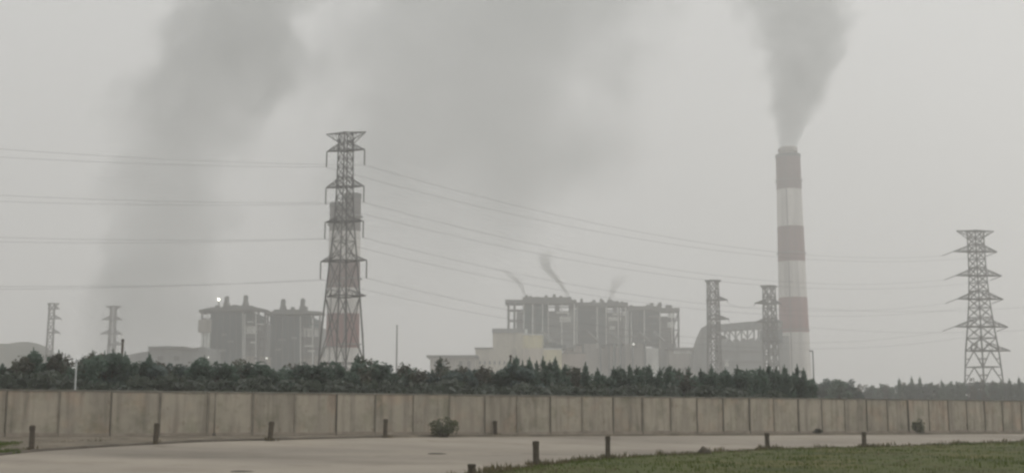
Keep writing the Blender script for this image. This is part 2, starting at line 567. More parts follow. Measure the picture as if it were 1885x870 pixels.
mb = MB()
for i, p in enumerate(pts):
    z = terrain(p.x, p.y) + 0.03
    wob = 0.05 * mnoise.noise(Vector((p.x * .7, p.y * .7, 2)))
    for k, (off, h) in enumerate(((0.0, -0.1), (0.0, 0.10), (0.16, 0.11), (0.17, -0.1))):
        c = p - WN * (off - 0.12) + Vector((0, 0)) 
        mb.v.append((c.x, c.y, z + h + (wob if h > 0 else 0)))
for i in range(len(pts) - 1):
    for k in range(3):
        mb.f.append((i * 4 + k, i * 4 + k + 1, (i + 1) * 4 + k + 1, (i + 1) * 4 + k))
tag(mb.build("kerb", M['kerb'], None, False), kind="structure")

# grass bank on the near side
mb = MB()
NG = 40
bank_pts = []
gl = resample(near_line, 160)
def bank_z(p, t):
    return terrain(p.x, p.y) + 0.02 + 0.16 * ss(t, 0.0, 0.06) + 0.10 * mnoise.noise(Vector((p.x * 0.25, p.y * 0.25, 9))) * ss(t, 0, .1)
for i, p in enumerate(gl):
    inner = Vector((18 + 60 * i / 160.0, 10 + 36 * i / 160.0))
    for k in range(NG):
        t = (k / (NG - 1)) ** 1.6
        c = p.lerp(inner, t)
        wob = 0.35 * mnoise.noise(Vector((c.x * 0.8, c.y * 0.8, 5)))
        if k == 0:
            c = c + WN * wob
        mb.v.append((c.x, c.y, bank_z(c, t)))
for i in range(159):
    for k in range(NG - 1):
        mb.f.append((i * NG + k, (i + 1) * NG + k, (i + 1) * NG + k + 1, i * NG + k + 1))
tag(mb.build("grass_bank", M['turf'], None, True), kind="structure")

def blade_clump(mb, x, y, z, h, r, n):
    for _ in range(n):
        a = random.uniform(0, 6.283)
        bx, by = x + random.gauss(0, r), y + random.gauss(0, r)
        hh = h * random.uniform(0.6, 1.3)
        lean = random.uniform(0.1, 0.6) * hh
        wv = Vector((math.cos(a), math.sin(a), 0)) * hh * 0.16
        tip = Vector((bx + math.cos(a + 1.3) * lean, by + math.sin(a + 1.3) * lean, z + hh))
        mb.tri(Vector((bx, by, z - 0.02)) - wv, Vector((bx, by, z - 0.02)) + wv, tip)
mb = MB(); mbd = MB()
for _ in range(15000):
    i = random.randrange(160)
    t = random.random() ** 1.7 * 0.8
    inner = Vector((18 + 60 * i / 160.0, 10 + 36 * i / 160.0))
    p = gl[i].lerp(inner, t) + Vector((random.uniform(-.5, .5), random.uniform(-.2, .5)))
    if p.y < 30:
        continue
    n = mnoise.noise(Vector((p.x * 0.22, p.y * 0.16, 1)))
    dry = n + random.uniform(-.3, .3) > 0.42 or t < 0.03
    h = 0.065 + 0.08 * max(0, -n) + random.random() * 0.05
    blade_clump(mbd if dry else mb, p.x, p.y, bank_z(p, max(t, 0.01)), h, 0.12, 4)
tag(mb.build("grass", M['blade']), "short green grass covering the near bank beside the road", "grass", kind="stuff")
tag(mbd.build("dry_grass", M['dry_blade']), "straw coloured dry grass mixed into the bank and along its edge", "grass", kind="stuff")
# weeds along the foot of the wall and a green patch at the left
mb = MB(); mbd = MB()
for _ in range(3600):
    f = random.random()
    p = pts[int(f * 299)]
    s, q = wall_sq(p.x, p.y)
    c = p.lerp(W0 + WD * s + WN * 0.1, random.random() ** 1.0)
    n = mnoise.noise(Vector((c.x * 0.3, c.y * 0.3, 7)))
    if n < -0.05:
        continue
    blade_clump(mbd, c.x, c.y, terrain(c.x, c.y) + 0.08, 0.07 + 0.2 * max(0, n) * random.random(), 0.15, 4)
for _ in range(700):
    c = ground_at(random.uniform(-30, 32), random.uniform(818, 837))
    blade_clump(mb, c.x, c.y, c.z + 0.08, 0.12, 0.15, 5)
tag(mbd.build("weeds", M['dry_blade']), "dry weeds scattered along the foot of the concrete wall", "weeds", kind="stuff")
tag(mb.build("grass_patch", M['blade']), "green grass patch on the verge beside the first bollard", "grass", kind="stuff")

# ------------------------------------------------------------------ boundary wall
joints_px = [10, 111, 210, 303, 397, 481, 560, 637, 708, 779, 846, 911, 969, 1030, 1090, 1146, 1200, 1251, 1297, 1344, 1393, 1437, 1481, 1523, 1566, 1604, 1641, 1677, 1715, 1750, 1781, 1812, 1844, 1880]
S = [wall_at(px)[1] for px in joints_px]
step = (S[-1] - S[0]) / (len(S) - 1)
S = [0.5 * s + 0.5 * (S[0] + step * i) for i, s in enumerate(S)]
S = [S[0] - step * k for k in range(4, 0, -1)] + S + [S[-1] + step * k for k in range(1, 7)]
ang = math.atan2(WD.y, WD.x)
wall = thing("boundary_wall", "long weathered precast concrete panel wall running along the far roadside", "wall", (W0.x, W0.y, 0), rz=ang)
for i in range(len(S) - 1):
    a, b_ = S[i] + 0.03, S[i + 1] - 0.03
    lean = random.uniform(-0.012, 0.012)
    m = MB()
    m.box(a, b_, -0.06 + lean, 0.06 + lean, 0.0, WALL_H - 0.05 + random.uniform(-0.02, 0.02))
    m.build("wall_panel", M['panel'], wall)
    m = MB().box(a, b_, -0.12, 0.12, -0.5, terrain(*(W0 + WD * a)) + 0.34 + random.uniform(-.04, .04))
    m.build("plinth", M['plinth'], wall)
    m = MB().box(S[i] + 0.002, S[i + 1] - 0.002, -0.10, 0.10, WALL_H - 0.045 + 0.0, WALL_H + 0.05)
    m.build("coping", M['coping'], wall)
for i, s in enumerate(S):
    pw = random.choice((0.06, 0.04, 0.055, 0.035))
    m = MB().box(s - pw, s + pw, -0.125, 0.115, -0.5, WALL_H - 0.048)
    m.build("wall_post", M['post'], wall)

# ------------------------------------------------------------------ bollards
def bollard_mesh(h, wdt, seed):
    rr = random.Random(seed)
    m = MB()
    prof = [(1.12, -0.25), (1.10, 0.0), (1.0, 0.12), (0.97, h * 0.7), (0.95, h * 0.78), (1.08, h * 0.80), (1.08, h * 0.95), (0.85, h * 0.99), (0.4, h)]
    n = 12
    b = 0
    for r, z in prof:
        for k in range(n):
            th = 2 * math.pi * k / n + 0.26
            # rounded-square section
            c_, s_ = math.cos(th), math.sin(th)
            q = (abs(c_) ** 4 + abs(s_) ** 4) ** -0.25
            rad = wdt * 0.5 * r * q * (1 + rr.uniform(-.035, .035))
            m.v.append((rad * c_, rad * s_, z))
    for i in range(len(prof) - 1):
        for k in range(n):
            j = (k + 1) % n
            m.f.append((i * n + k, i * n + j, (i + 1) * n + j, (i + 1) * n + k))
    m.f.append(tuple(k for k in reversed(range(n)))); m.f.append(tuple((len(prof) - 1) * n + k for k in range(n)))
    return m
bol = [
    (58, 831, 785, "dark stone bollard beside the green grass patch at the road's near bend"),
    (286, 818, 780, "dark stone bollard on the verge between the green patch and the thin wall pole"),
    (497, 812, 777, "dark stone bollard on the far verge, next to the right of the thin wall pole"),
    (709, 806, 772, "dark stone bollard on the far verge just before the leafy bush"),
    (912, 803.5, 775, "dark stone bollard on the far verge next after the leafy bush"),
    (1116, 801.5, 775, "far verge bollard showing just above a bollard of the grass bank"),
    (1317, 800, 778, "small far verge bollard two places before the thin wispy shrub's bollard"),
    (1487, 799.5, 778, "small far verge bollard beside the dark squat clump"),
    (1644, 799, 779, "small far verge bollard just before the thin wispy shrub"),
    (1779, 798.6, 780, "smallest far verge bollard, the one beyond the thin wispy shrub"),
    (868, 880, 857, "brown bollard on the bank edge cut off by the bottom of the photo"),
    (987, 856, 814, "brown bollard standing where the grass bank meets the road, tallest of its row"),
    (1119, 844, 805, "brown bollard on the grass bank directly in line with one across the road"),
    (1413, 826.5, 798, "brown bollard on the grass edge next after the dark slumped stump"),
    (1591, 823, 796, "farthest brown bollard on the edge of the grass bank"),
]
for i, (px, yb, yt, lab) in enumerate(bol):
    g = ground_at(px, yb)
    d = g.y
    h = (yb - yt) * d / F * 1.0
    o = bollard_mesh(h, 0.24 if i < 10 else 0.235, i).build("bollard", M['bollard'], None, False)
    s, q = wall_sq(g.x, g.y)
    if i < 10:
        o.location = (g.x, g.y, g.z + 0.03)
    else:
        o.location = (g.x, g.y, g.z + 0.05)
    o.rotation_euler = (R(random.uniform(-2.5, 2.5)), R(random.uniform(-3, 3)), random.uniform(0, 1.5))
    tag(o, lab, "bollard", "bollards along the far verge" if i < 10 else "bollards along the grass bank")

mb = MB()
for i, (px, yb, yt, lab) in enumerate(bol):
    g = ground_at(px, yb)
    for _ in range(26 if i >= 10 else 14):
        a_ = random.uniform(0, 6.283); r_ = random.uniform(.12, .5)
        blade_clump(mb, g.x + r_ * math.cos(a_), g.y + r_ * math.sin(a_), g.z + .05, random.uniform(.08, .24), .06, 4)
for _ in range(420):
    i = random.randrange(160)
    n_ = mnoise.noise(Vector((gl[i].x * .5, gl[i].y * .5, 4)))
    if n_ < -.1: continue
    p = gl[i] + Vector((random.gauss(0, .25), random.gauss(0, .35)))
    if p.y > 32:
        blade_clump(mb, p.x, p.y, terrain(p.x, p.y) + .06, random.uniform(.08, .26), .16, 6)
tag(mb.build("verge_weeds", M['dry_blade']), "ragged dry weeds round the bollard feet and along the bank's edge", "weeds", kind="stuff")
# ------------------------------------------------------------------ lattice pylons
def body_w(z, prof):
    for (z0, w0), (z1, w1) in zip(prof, prof[1:]):
        if z <= z1:
            return w0 + (w1 - w0) * (z - z0) / (z1 - z0)
    return prof[-1][1]
def pylon(label, loc, H, prof, body_rot, arm_rot, arms, top, levels, lw=0.34, bw=0.17, insul=0.0, big_k=None, group="lattice pylons", mt='steel', detail=True):
    """prof: (z, half width) list; arms: (z, left length, right length, rise); top: (left, right, drop)"""
    t = thing("lattice_pylon", label, "pylon", loc, group)
    cr, sr = math.cos(body_rot), math.sin(body_rot)
    def c(k, z):
        hw = body_w(z, prof)
        sx, sy = ((-1, -1), (1, -1), (1, 1), (-1, 1))[k % 4]
        x, y = sx * hw, sy * hw
        return Vector((x * cr - y * sr, x * sr + y * cr, z))
    for k in range(4):
        m = MB()
        zs = [-0.5] + [p[0] for p in prof[1:]]
        for z0, z1 in zip(zs, zs[1:]):
            m.bar(c(k, max(z0, 0)) if z0 >= 0 else c(k, 0) - Vector((0, 0, 0.5)), c(k, z1), lw if z0 < H * .5 else lw * .8, lw * .9 if z1 < H * .5 else lw * .7)
        m.build("leg", M[mt], t)
    m = MB()
    for z0, z1 in zip(levels, levels[1:]):
        for k in range(4):
            wb = bw * (1.25 if z1 < H * 0.45 else 1.0)
            if big_k and z1 <= big_k:
                # K bracing: hips meet the middle of the girt above
                mid = (c(k, z1) + c(k + 1, z1)) / 2
                m.bar(c(k, z0), mid, wb); m.bar(c(k + 1, z0), mid, wb)
                if detail:
                    q = 0.5
                    m.bar(c(k, z0).lerp(c(k, z1), q), c(k, z0).lerp(mid, q), wb * .8)
                    m.bar(c(k + 1, z0).lerp(c(k + 1, z1), q), c(k + 1, z0).lerp(mid, q), wb * .8)
            else:
                m.bar(c(k, z0), c(k + 1, z1), wb); m.bar(c(k + 1, z0), c(k, z1), wb)
            m.bar(c(k, z1), c(k + 1, z1), wb)
    m.build("bracing", M[mt], t)
    ax = Vector((math.cos(arm_rot), math.sin(arm_rot), 0)); ay = Vector((-ax.y, ax.x, 0))
    tips = {}
    def arm(z, L, side, rise, name="crossarm"):
        hw = body_w(z, prof)
        m = MB()
        root = hw * 0.85
        tip = ax * side * L + Vector((0, 0, z))
        b1 = ax * side * root + ay * hw * .8 + Vector((0, 0, z)); b2 = ax * side * root - ay * hw * .8 + Vector((0, 0, z))
        u1 = ax * side * root * .8 + ay * hw * .7 + Vector((0, 0, z + rise)); u2 = ax * side * root * .8 - ay * hw * .7 + Vector((0, 0, z + rise))
        for a_ in (b1, b2):
            m.bar(a_, tip, bw * 1.5, bw * 1.2)
        for a_ in (u1, u2):
            m.bar(a_, tip, bw * 1.2, bw)
        m.bar(b1, b2, bw * 1.3); m.bar(u1, u2, bw)
        m.bar(b1, -ax * side * root + ay * hw * .8 + Vector((0, 0, z)), bw * 1.3)
        m.bar(b2, -ax * side * root - ay * hw * .8 + Vector((0, 0, z)), bw * 1.3)
        nseg = 4
        for q in range(1, nseg):
            f0, f1 = q / nseg, (q - .5) / nseg
            m.bar(b1.lerp(tip, f0), u1.lerp(tip, f0), bw * .7); m.bar(b2.lerp(tip, f0), u2.lerp(tip, f0), bw * .7)
            m.bar(b1.lerp(tip, f0), b2.lerp(tip, f0), bw * .7)
            m.bar(b1.lerp(tip, f0), u1.lerp(tip, f0 - 1 / nseg), bw * .6); m.bar(b2.lerp(tip, f0), u2.lerp(tip, f0 - 1 / nseg), bw * .6)
        m.build(name, M[mt], t)
        return tip
    for (z, ll, lr, rise, ins) in arms:
        for side, L in ((-1, ll), (1, lr)):
            if L <= 0:
                continue
            tip = arm(z, L, side, rise)
            end = tip
            if ins:
                m = MB()
                if isinstance(ins, tuple):
                    off = Vector(ins)
                else:
                    off = Vector((0, 0, -ins))
                n = 12
                q = []
                rad = []
                for k in range(n * 2 + 1):
                    q.append(tip + off * (k / (n * 2)))
                    rad.append(0.17 if k % 2 else 0.09)
                m.tube(q, rad, 8)
                m.build("insulator_string", M['insul'], t)
                end = tip + off
            tips[(z, side)] = end + Vector(loc)
    if top:
        ll, lr, drop = top
        m = MB()
        hw = body_w(H - drop, prof)
        for side, L in ((-1, ll), (1, lr)):
            tip = ax * side * L + Vector((0, 0, H))
            for sy in (-1, 1):
                m.bar(ax * side * hw + ay * sy * hw + Vector((0, 0, H - drop)), tip, bw * 1.3, bw)
                m.bar(-ax * side * 0.01 + ay * sy * hw * .7 + Vector((0, 0, H)), tip, bw * 1.5, bw * 1.1)
            for q in range(1, 4):
                f = q / 4
                m.bar((ax * side * hw + Vector((0, 0, H - drop))).lerp(tip, f), (ax * side * 0.2 + Vector((0, 0, H))).lerp(tip, f * .95), bw * .7)
                m.bar((ax * side * hw + Vector((0, 0, H - drop))).lerp(tip, f - .25), (ax * side * 0.2 + Vector((0, 0, H))).lerp(tip, f * .95), bw * .7)
            tips[('top', side)] = tip + Vector(loc)
        m.build("earth_wire_arm", M[mt], t)
    return t, tips

# the tall one in the middle
DC = 250.0
base = W(626, 766, DC)
def zc(py, d=DC): return W(632, py, d).z
def mpx(n, d): return n * d / F
H = zc(245)
prof = [(0, mpx(35, DC)), (zc(620), mpx(27.5, DC)), (zc(545), mpx(22.7, DC)), (zc(480), mpx(18.2, DC)), (zc(408), mpx(13, DC)), (zc(343), mpx(10.8, DC)), (zc(275), mpx(10, DC)), (H, mpx(9.5, DC))]
levels = [0, zc(668), zc(545), zc(480), zc(444), zc(408), zc(386), zc(365), zc(343), zc(326), zc(309), zc(292), zc(275), zc(260), H]
a = mpx(1, DC)
arms = [(zc(277), 38 * a, 38 * a, zc(262) - zc(277), 30 * a), (zc(344), 38 * a, 38 * a, zc(326) - zc(344), 31 * a),
        (zc(408), 38 * a, 38 * a, zc(398) - zc(408), 31 * a), (zc(480), 45 * a, 46 * a, zc(466) - zc(480), 33 * a), (zc(545), 24 * a, 46 * a, zc(534) - zc(545), 0)]
pc, tips_c = pylon("tallest dark lattice pylon, in front of the twin striped chimneys", (base.x, DC, 0), H, prof, R(41), R(-14), arms, (40 * a, 40 * a, zc(245) - zc(264)), levels, lw=0.29, bw=0.115)

# the pylon on the right
DR = 430.0
base = W(1815, 766, DR)
def zr(py): return W(1806, py, DR).z
HR = zr(425)
a = mpx(1, DR)
prof = [(0, 27 * a), (zr(645), 20 * a), (zr(601), 16 * a), (zr(550), 12.5 * a), (zr(500), 10.5 * a), (zr(440), 10 * a), (HR, 10 * a)]
levels = [0, zr(705), zr(675), zr(645), zr(622), zr(601), zr(584), zr(566), zr(550), zr(535), zr(520), zr(507), zr(492), zr(477), zr(463), zr(450), zr(438), HR]
tl = (-4.2, 0, -1.6)
arms = [(zr(463), 44 * a, 40 * a, 14 * a, tl), (zr(507), 42 * a, 46 * a, 14 * a, tl), (zr(550), 42 * a, 46 * a, 14 * a, tl), (zr(601), 50 * a, 52 * a, 14 * a, tl), (zr(645), 18 * a, 54 * a, 12 * a, 0)]
prr, tips_r = pylon("wide armed lattice pylon standing apart, right of the big striped chimney", (base.x, DR, 0), HR, prof, R(24), R(4), arms, (36 * a, 36 * a, 14 * a), levels, lw=0.42, bw=0.19, big_k=zr(645))

def small_pylon(label, px, ytop, d, wtop, wbase, armspec, brot, arot, top=None, lw=.5, bw=.26):
    b = W(px, 766, d); a = mpx(1, d)
    z = lambda py: W(px, py, d).z
    Ht = z(ytop)
    prof = [(0, wbase * a), (Ht * .45, (wbase * .35 + wtop * .65) * a), (Ht, wtop * a)]
    lv = [Ht * k / 12 for k in range(13)]
    arms = [(z(py), l * a, r * a, 8 * a, ins * a if ins else 0) for (py, l, r, ins) in armspec]
    return pylon(label, (b.x, d, 0), Ht, prof, brot, arot, arms, (top[0] * a, top[1] * a, 6 * a) if top else None, lv, lw, bw)
small_pylon("faint narrow pylon far away, above the trees at the photo's left edge", 84, 558, 640, 4.5, 8, [(568, 7, 14, 0), (586, 5, 18, 4), (612, 5, 17, 4)], R(30), R(10), (8, 13), .38, .2)
small_pylon("faint far pylon with flat wide arms, beside the dark wooden mast", 199, 563, 640, 4.0, 9, [(588, 20, 16, 4), (614, 22, 18, 4), (634, 8, 22, 0)], R(40), R(5), (14, 14), .38, .2)
_, tips_p1 = small_pylon("grey pylon rising before the left end of the flue duct", 1318, 516, 600, 8, 12, [(552, 12, 26, 5), (587, 12, 28, 5), (622, 10, 24, 0)], R(12), R(-8), (14, 15), .55, .36)
_, tips_p2 = small_pylon("grey pylon rising close beside the big striped chimney", 1423, 526, 600, 8, 14, [(558, 28, 22, 5), (592, 26, 20, 5), (628, 12, 20, 0)], R(18), R(6), (16, 16), .55, .36)

# ------------------------------------------------------------------ power cables
def cable(p, q, sag, label, group, rad=0.03):
    pts = []
    n = 40
    for k in range(n + 1):
        t = k / n
        c = Vector(p).lerp(Vector(q), t)
        c.z -= sag * 4 * t * (1 - t)
        pts.append(c)
    o = MB().tube(pts, rad, 6).build("power_cable", M['wire'], None, True)
    tag(o, label, "cable", group)
zs_c = [x[0] for x in [(zc(277),), (zc(344),), (zc(408),), (zc(480),)]]
zs_r = [zr(463), zr(507), zr(550), zr(601)]
names = ["uppermost", "second highest", "third highest", "lowest"]
for i in range(4):
    for side, sn in ((1, "right arm"), (-1, "left arm")):
        cable(tips_c[(zs_c[i], side)], tips_r[(zs_r[i], -1 if side == 1 else 1)] if side == 1 else tips_r[(zs_r[i], 1)] + Vector((0, 0, 0)), 7.0 + 0.4 * i + (1.8 if side < 0 else 0),
              "%s cable hung from the tallest pylon's %s towards the pylon standing apart" % (names[i], sn), "cables between the tallest and the wide armed pylon")
prev = Vector((-235, 118, 0))
for i in range(4):
    for side, sn in ((1, "right arm"), (-1, "left arm")):
        p = tips_c[(zs_c[i], side)]
        z2 = [52.5, 43.5, 36, 27][i] * 1.0
        off = Vector((6.5 * side, -5.0 * side, 0))
        cable(p, prev + off + Vector((0, 0, z2)), 6.2, "%s cable from the tallest pylon's %s out of the left of the photo" % (names[i], sn), "cables leaving to the left", 0.023)
# the two pylons before the plant
for i, (py1, py2) in enumerate(((552, 558), (587, 592))):
    k1 = [k for k in tips_p1 if k[1] == 1 and k[0] != 'top'][i]; k2 = [k for k in tips_p2 if k[1] == -1 and k[0] != 'top'][i]
    cable(tips_p1[k1], tips_p2[k2], 1.6, "short %s cable slung between the two grey pylons by the flue duct" % ("upper" if i == 0 else "lower"), "cables between the duct pylons", 0.06)
for i, (py, yend) in enumerate(((558, 572), (592, 618))):
    k2 = [k for k in tips_p2 if k[1] == 1 and k[0] != 'top'][i]
    cable(tips_p2[k2], W(2100, yend - 30, 560), 5.0, "%s cable running from the pylon beside the big chimney out to the right" % ("upper" if i == 0 else "lower"), "cables leaving to the right", 0.05)

# ------------------------------------------------------------------ power station
def pb(m, x0, y0, x1, y1, d, th):
    """a box whose front stands at distance d and whose front face covers these picture points"""
    a = W(x0, y0, d); b_ = W(x1, y1, d); c = W(x0, y1, d); e = W(x1, y0, d)
    z0 = b_.z if y1 < 686 else -0.5
    m.box(min(a.x, c.x), max(b_.x, e.x), d, d + th, z0, a.z)
    return m
def part(parent, name, mt, boxes):
    if len(boxes) > 1 and name in ("floor_beam", "light_panel", "walkway", "opening", "window", "wall_seam", "hopper"):
        for b_ in boxes:
            part(parent, name, mt, [b_])
        return
    m = MB()
    for b_ in boxes:
        pb(m, *b_)
    o = m.build(name, M[mt], parent)
    o.matrix_parent_inverse = Matrix.Translation(-Vector(parent.location))
    return o
def pbar(parent, name, mt, bars, d):
    if len(bars) > 1 and name in ("rib", "brace"):
        for b_ in bars:
            pbar(parent, name, mt, [b_], d)
        return
    m = MB()
    for (x0, y0, x1, y1, wd) in bars:
        m.bar(W(x0, y0, d), W(x1, y1, d), wd * d / F)
    o = m.build(name, M[mt], parent)
    o.matrix_parent_inverse = Matrix.Translation(-Vector(parent.location))
    return o
def at0(px, d):
    p = W(px, 766, d); return (p.x, p.y, 0)

def floors(x0, x1, ys, d, th, proud=0.6):
    return [(x0, y, x1, y + 1.6, d - proud, th) for y in ys]

# right-hand boiler row
g = "boiler houses of the main plant"
t = thing("boiler_house", "dark boiler house with open steel bay at its side, above the cream halls", "boiler house", at0(995, 820), g)
part(t, "roof", 'roof', [(930, 551, 1061, 558, 815, 16), (962, 546.5, 1052, 551.2, 822, 14)])
part(t, "cladding", 'teal_clad', [(963, 560, 1010, 632, 820, 40), (970, 558, 985, 560, 822, 10)])
part(t, "side_bay", 'grey_clad', [(1010, 572, 1060, 640, 824, 30), (1022, 558, 1030, 572, 826, 10), (1048, 558, 1056, 572, 826, 10)])
part(t, "light_panel", 'pale', [(1024, 573, 1048, 580, 823.4, 2), (1030, 582, 1051, 592, 823.4, 2)])
part(t, "floor_beam", 'dark_steel', floors(1010, 1060, (564, 598, 612, 624), 824, 2) + [(936, 569, 962, 572, 818, 6), (936, 588, 962, 591, 818, 6)])
part(t, "hopper", 'dark_clad', [(1002, 630, 1024, 637, 818, 30), (1014, 634, 1042, 641, 818, 30)])
part(t, "stair_tower", 'grey_clad', [(951, 574, 963, 608, 822, 20)])
for x in (936, 947):
    pbar(t, "column", 'dark_steel', [(x, 557, x, 690, 3.0)], 818)
for x in (1014, 1030, 1044, 1056):
    part(t, "column", 'warm_clad', [(x, 640, x + 3, 690, 825, 6)])
for x in (964, 1009, 1034, 1057):
    pbar(t, "column", 'pale', [(x, 557, x, 634, 1.6)], 818.6)
for x, y in ((967, 542), (974, 544), (1003, 543), (1018, 541), (1030, 544), (1046, 546)):
    part(t, "roof_vent", 'roof', [(x, y, x + 5, 552, 826, 6)])
t = thing("boiler_house", "dark boiler house in the middle of the row of three", "boiler house", at0(1105, 850), g)
part(t, "roof", 'roof', [(1060, 556, 1156, 563, 846, 16)])
part(t, "cladding", 'dark_clad', [(1062, 565, 1118, 634, 850, 40), (1075, 563, 1090, 565, 852, 10), (1105, 563, 1112, 565, 852, 10)])
part(t, "side_bay", 'grey_clad', [(1118, 575, 1154, 632, 853, 30), (1130, 563, 1136, 575, 855, 10)])
part(t, "light_panel", 'pale', [(1120, 583, 1146, 590, 852.4, 2), (1128, 576, 1150, 580, 852.4, 2), (1122, 600, 1132, 606, 852.4, 2)])
for x in (1062, 1116, 1152):
    pbar(t, "column", 'pale', [(x, 562, x, 634, 1.6)], 848.6)
part(t, "floor_beam", 'dark_steel', floors(1061, 1155, (569, 606), 850, 2) + floors(1118, 1155, (596, 618), 853, 2))
part(t, "lower_wall", 'pink_clad', [(1040, 636, 1072, 690, 848, 30)])
part(t, "lower_bay", 'warm_clad', [(1072, 632, 1106, 690, 849, 30)])
for x in (1072, 1104, 1130, 1142):
    part(t, "column", 'dark_clad', [(x, 632, x + 3, 690, 847, 5)])
for x, y in ((1069, 549), (1105, 549), (1119, 550), (1135, 553)):
    part(t, "roof_vent", 'roof', [(x, y, x + 4, 557, 856, 6)])
t = thing("boiler_house", "boiler house at the far end of the row, with a tall white panel below", "boiler house", at0(1205, 885), g)
part(t, "roof", 'roof', [(1150, 563, 1202, 570, 881, 16), (1202, 566, 1251, 573, 882, 14)])
part(t, "cladding", 'dark_clad', [(1157, 572, 1216, 632, 885, 40), (1165, 570, 1200, 572, 887, 10)])
part(t, "side_bay", 'grey_clad', [(1216, 582, 1238, 632, 888, 30)])
part(t, "floor_beam", 'dark_steel', floors(1156, 1238, (584, 604, 620), 885, 2) + floors(1216, 1251, (588, 606), 884, 5))
part(t, "light_panel", 'pale', [(1230, 576, 1242, 584, 883.2, 2), (1229, 592, 1240, 602, 883.2, 2)])
part(t, "lower_wall", 'warm_clad', [(1107, 632, 1188, 690, 888, 30)])
part(t, "white_panel", 'pale', [(1190, 640, 1212, 690, 884, 12)])
part(t, "lower_bay", 'grey_clad', [(1213, 630, 1245, 690, 890, 40)])
for x in (1120, 1148, 1164, 1186):
    part(t, "column", 'dark_clad', [(x, 632, x + 2.5, 690, 886, 5)])
pbar(t, "brace", 'dark_steel', [(1237, 606, 1250, 572, 2.2), (1237, 640, 1250, 606, 2.2)], 884)
for x in (1240, 1249):
    pbar(t, "column", 'dark_steel', [(x, 570, x, 690, 2.6)], 884)
for x in (1156, 1186, 1215, 1237):
    pbar(t, "column", 'pale', [(x, 570, x, 632, 1.5)], 883.4)
for x, y in ((1160, 561), (1198, 557), (1213, 556), (1232, 562)):
    part(t, "roof_vent", 'roof', [(x, y, x + 5, 567, 892, 6)])

bh = [o for o in bpy.data.objects if o.name.startswith("boiler_house")]
rb = random.Random(21)
for o_, x0, x1, yr_, d_ in zip(bh, (966, 1062, 1156), (1058, 1152, 1248), (551, 557, 566), (820, 850, 885)):
    for k in range(7):
        x = rb.uniform(x0, x1 - 8)
        part(o_, "roof_box", 'roof' if k % 2 else 'grey_clad', [(x, yr_ - rb.uniform(2, 6), x + rb.uniform(3, 11), yr_ + 3, d_ + rb.uniform(4, 9), 4)])
    for k in range(4):
        x = rb.uniform(x0 + 4, x1 - 4)
        pbar(o_, "pipe", 'pale' if k % 2 else 'dark_steel', [(x, yr_ + 8, x, 640, rb.uniform(1.0, 2.0))], d_ - 2.2)
    for k in range(5):
        x = rb.uniform(x0, x1 - 22); y = rb.uniform(yr_ + 12, 628)
        part(o_, "platform", 'dark_steel' if k % 2 else 'grey_clad', [(x, y, x + rb.uniform(10, 24), y + rb.uniform(1.2, 3.5), d_ - 2.4, 1.8)])
    for k in range(2):
        x = rb.uniform(x0 + 4, x1 - 26)
        pbar(o_, "duct", 'grey_clad', [(x, 610, x + 20, 628, 4)], d_ - 4)

# halls in front of them
g = "halls in front of the boiler row"
t = thing("turbine_hall", "low beige hall with a row of small dark windows, lowest step of the cream halls", "hall", at0(917, 785), g)
part(t, "wall", 'beige', [(875, 641, 962, 690, 785, 40)])
part(t, "roof", 'roof', [(873.5, 639, 907, 641.2, 783.5, 42)])
for x in range(882, 958, 9):
    part(t, "window", 'window', [(x, 664, x + 3, 670, 784.6, 1)])
t = thing("turbine_hall", "taller grey beige hall under the open steel bay", "hall", at0(936, 800), g)
part(t, "wall", 'beige', [(907, 612, 965, 690, 800, 40)])
part(t, "roof", 'grey_clad', [(906, 604, 966, 612, 799, 42)])
part(t, "light_panel", 'pale', [(964, 605, 971, 613, 799.5, 3)])
t = thing("turbine_hall", "bright cream hall, tallest of the cream ones", "hall", at0(981, 775), g)
part(t, "wall", 'cream_pale', [(963, 640, 1000, 690, 775, 36)])
part(t, "upper_wall", 'cream', [(963, 616, 1000, 640, 774.5, 37)])
part(t, "roof", 'pale', [(962, 614, 1001, 616, 773.5, 39)])
part(t, "wall_seam", 'beige', [(974, 616.5, 974.6, 690, 774.2, 1), (987, 616.5, 987.6, 690, 774.2, 1)])
t = thing("turbine_hall", "low cream yellow hall beside the bright tall one", "hall", at0(1018, 778), g)
part(t, "wall", 'cream', [(1000.5, 643, 1034, 690, 778, 36)])
part(t, "roof", 'pale', [(1000.5, 640.5, 1035, 643, 777, 38)])
for x in (1007, 1015, 1023):
    part(t, "window", 'beige', [(x, 665, x + 4, 672, 777.7, 1)])
t = thing("turbine_hall", "pinkish grey low hall at the foot of the middle boiler house", "hall", at0(1055, 790), g)
part(t, "wall", 'pink_clad', [(1035, 650, 1078, 690, 790, 36)])
part(t, "roof", 'roof', [(1034.5, 648, 1079, 650, 789, 38)])
t = thing("low_shed", "low flat roofed shed left of the beige halls", "shed", at0(832, 760))
part(t, "wall", 'warm_clad', [(792, 657, 874, 690, 760, 30)])
part(t, "roof", 'roof', [(785, 653, 880, 657, 757, 36)])
for x in (800, 815, 845, 860):
    part(t, "opening", 'window', [(x, 664, x + 6, 690, 759.6, 1)])

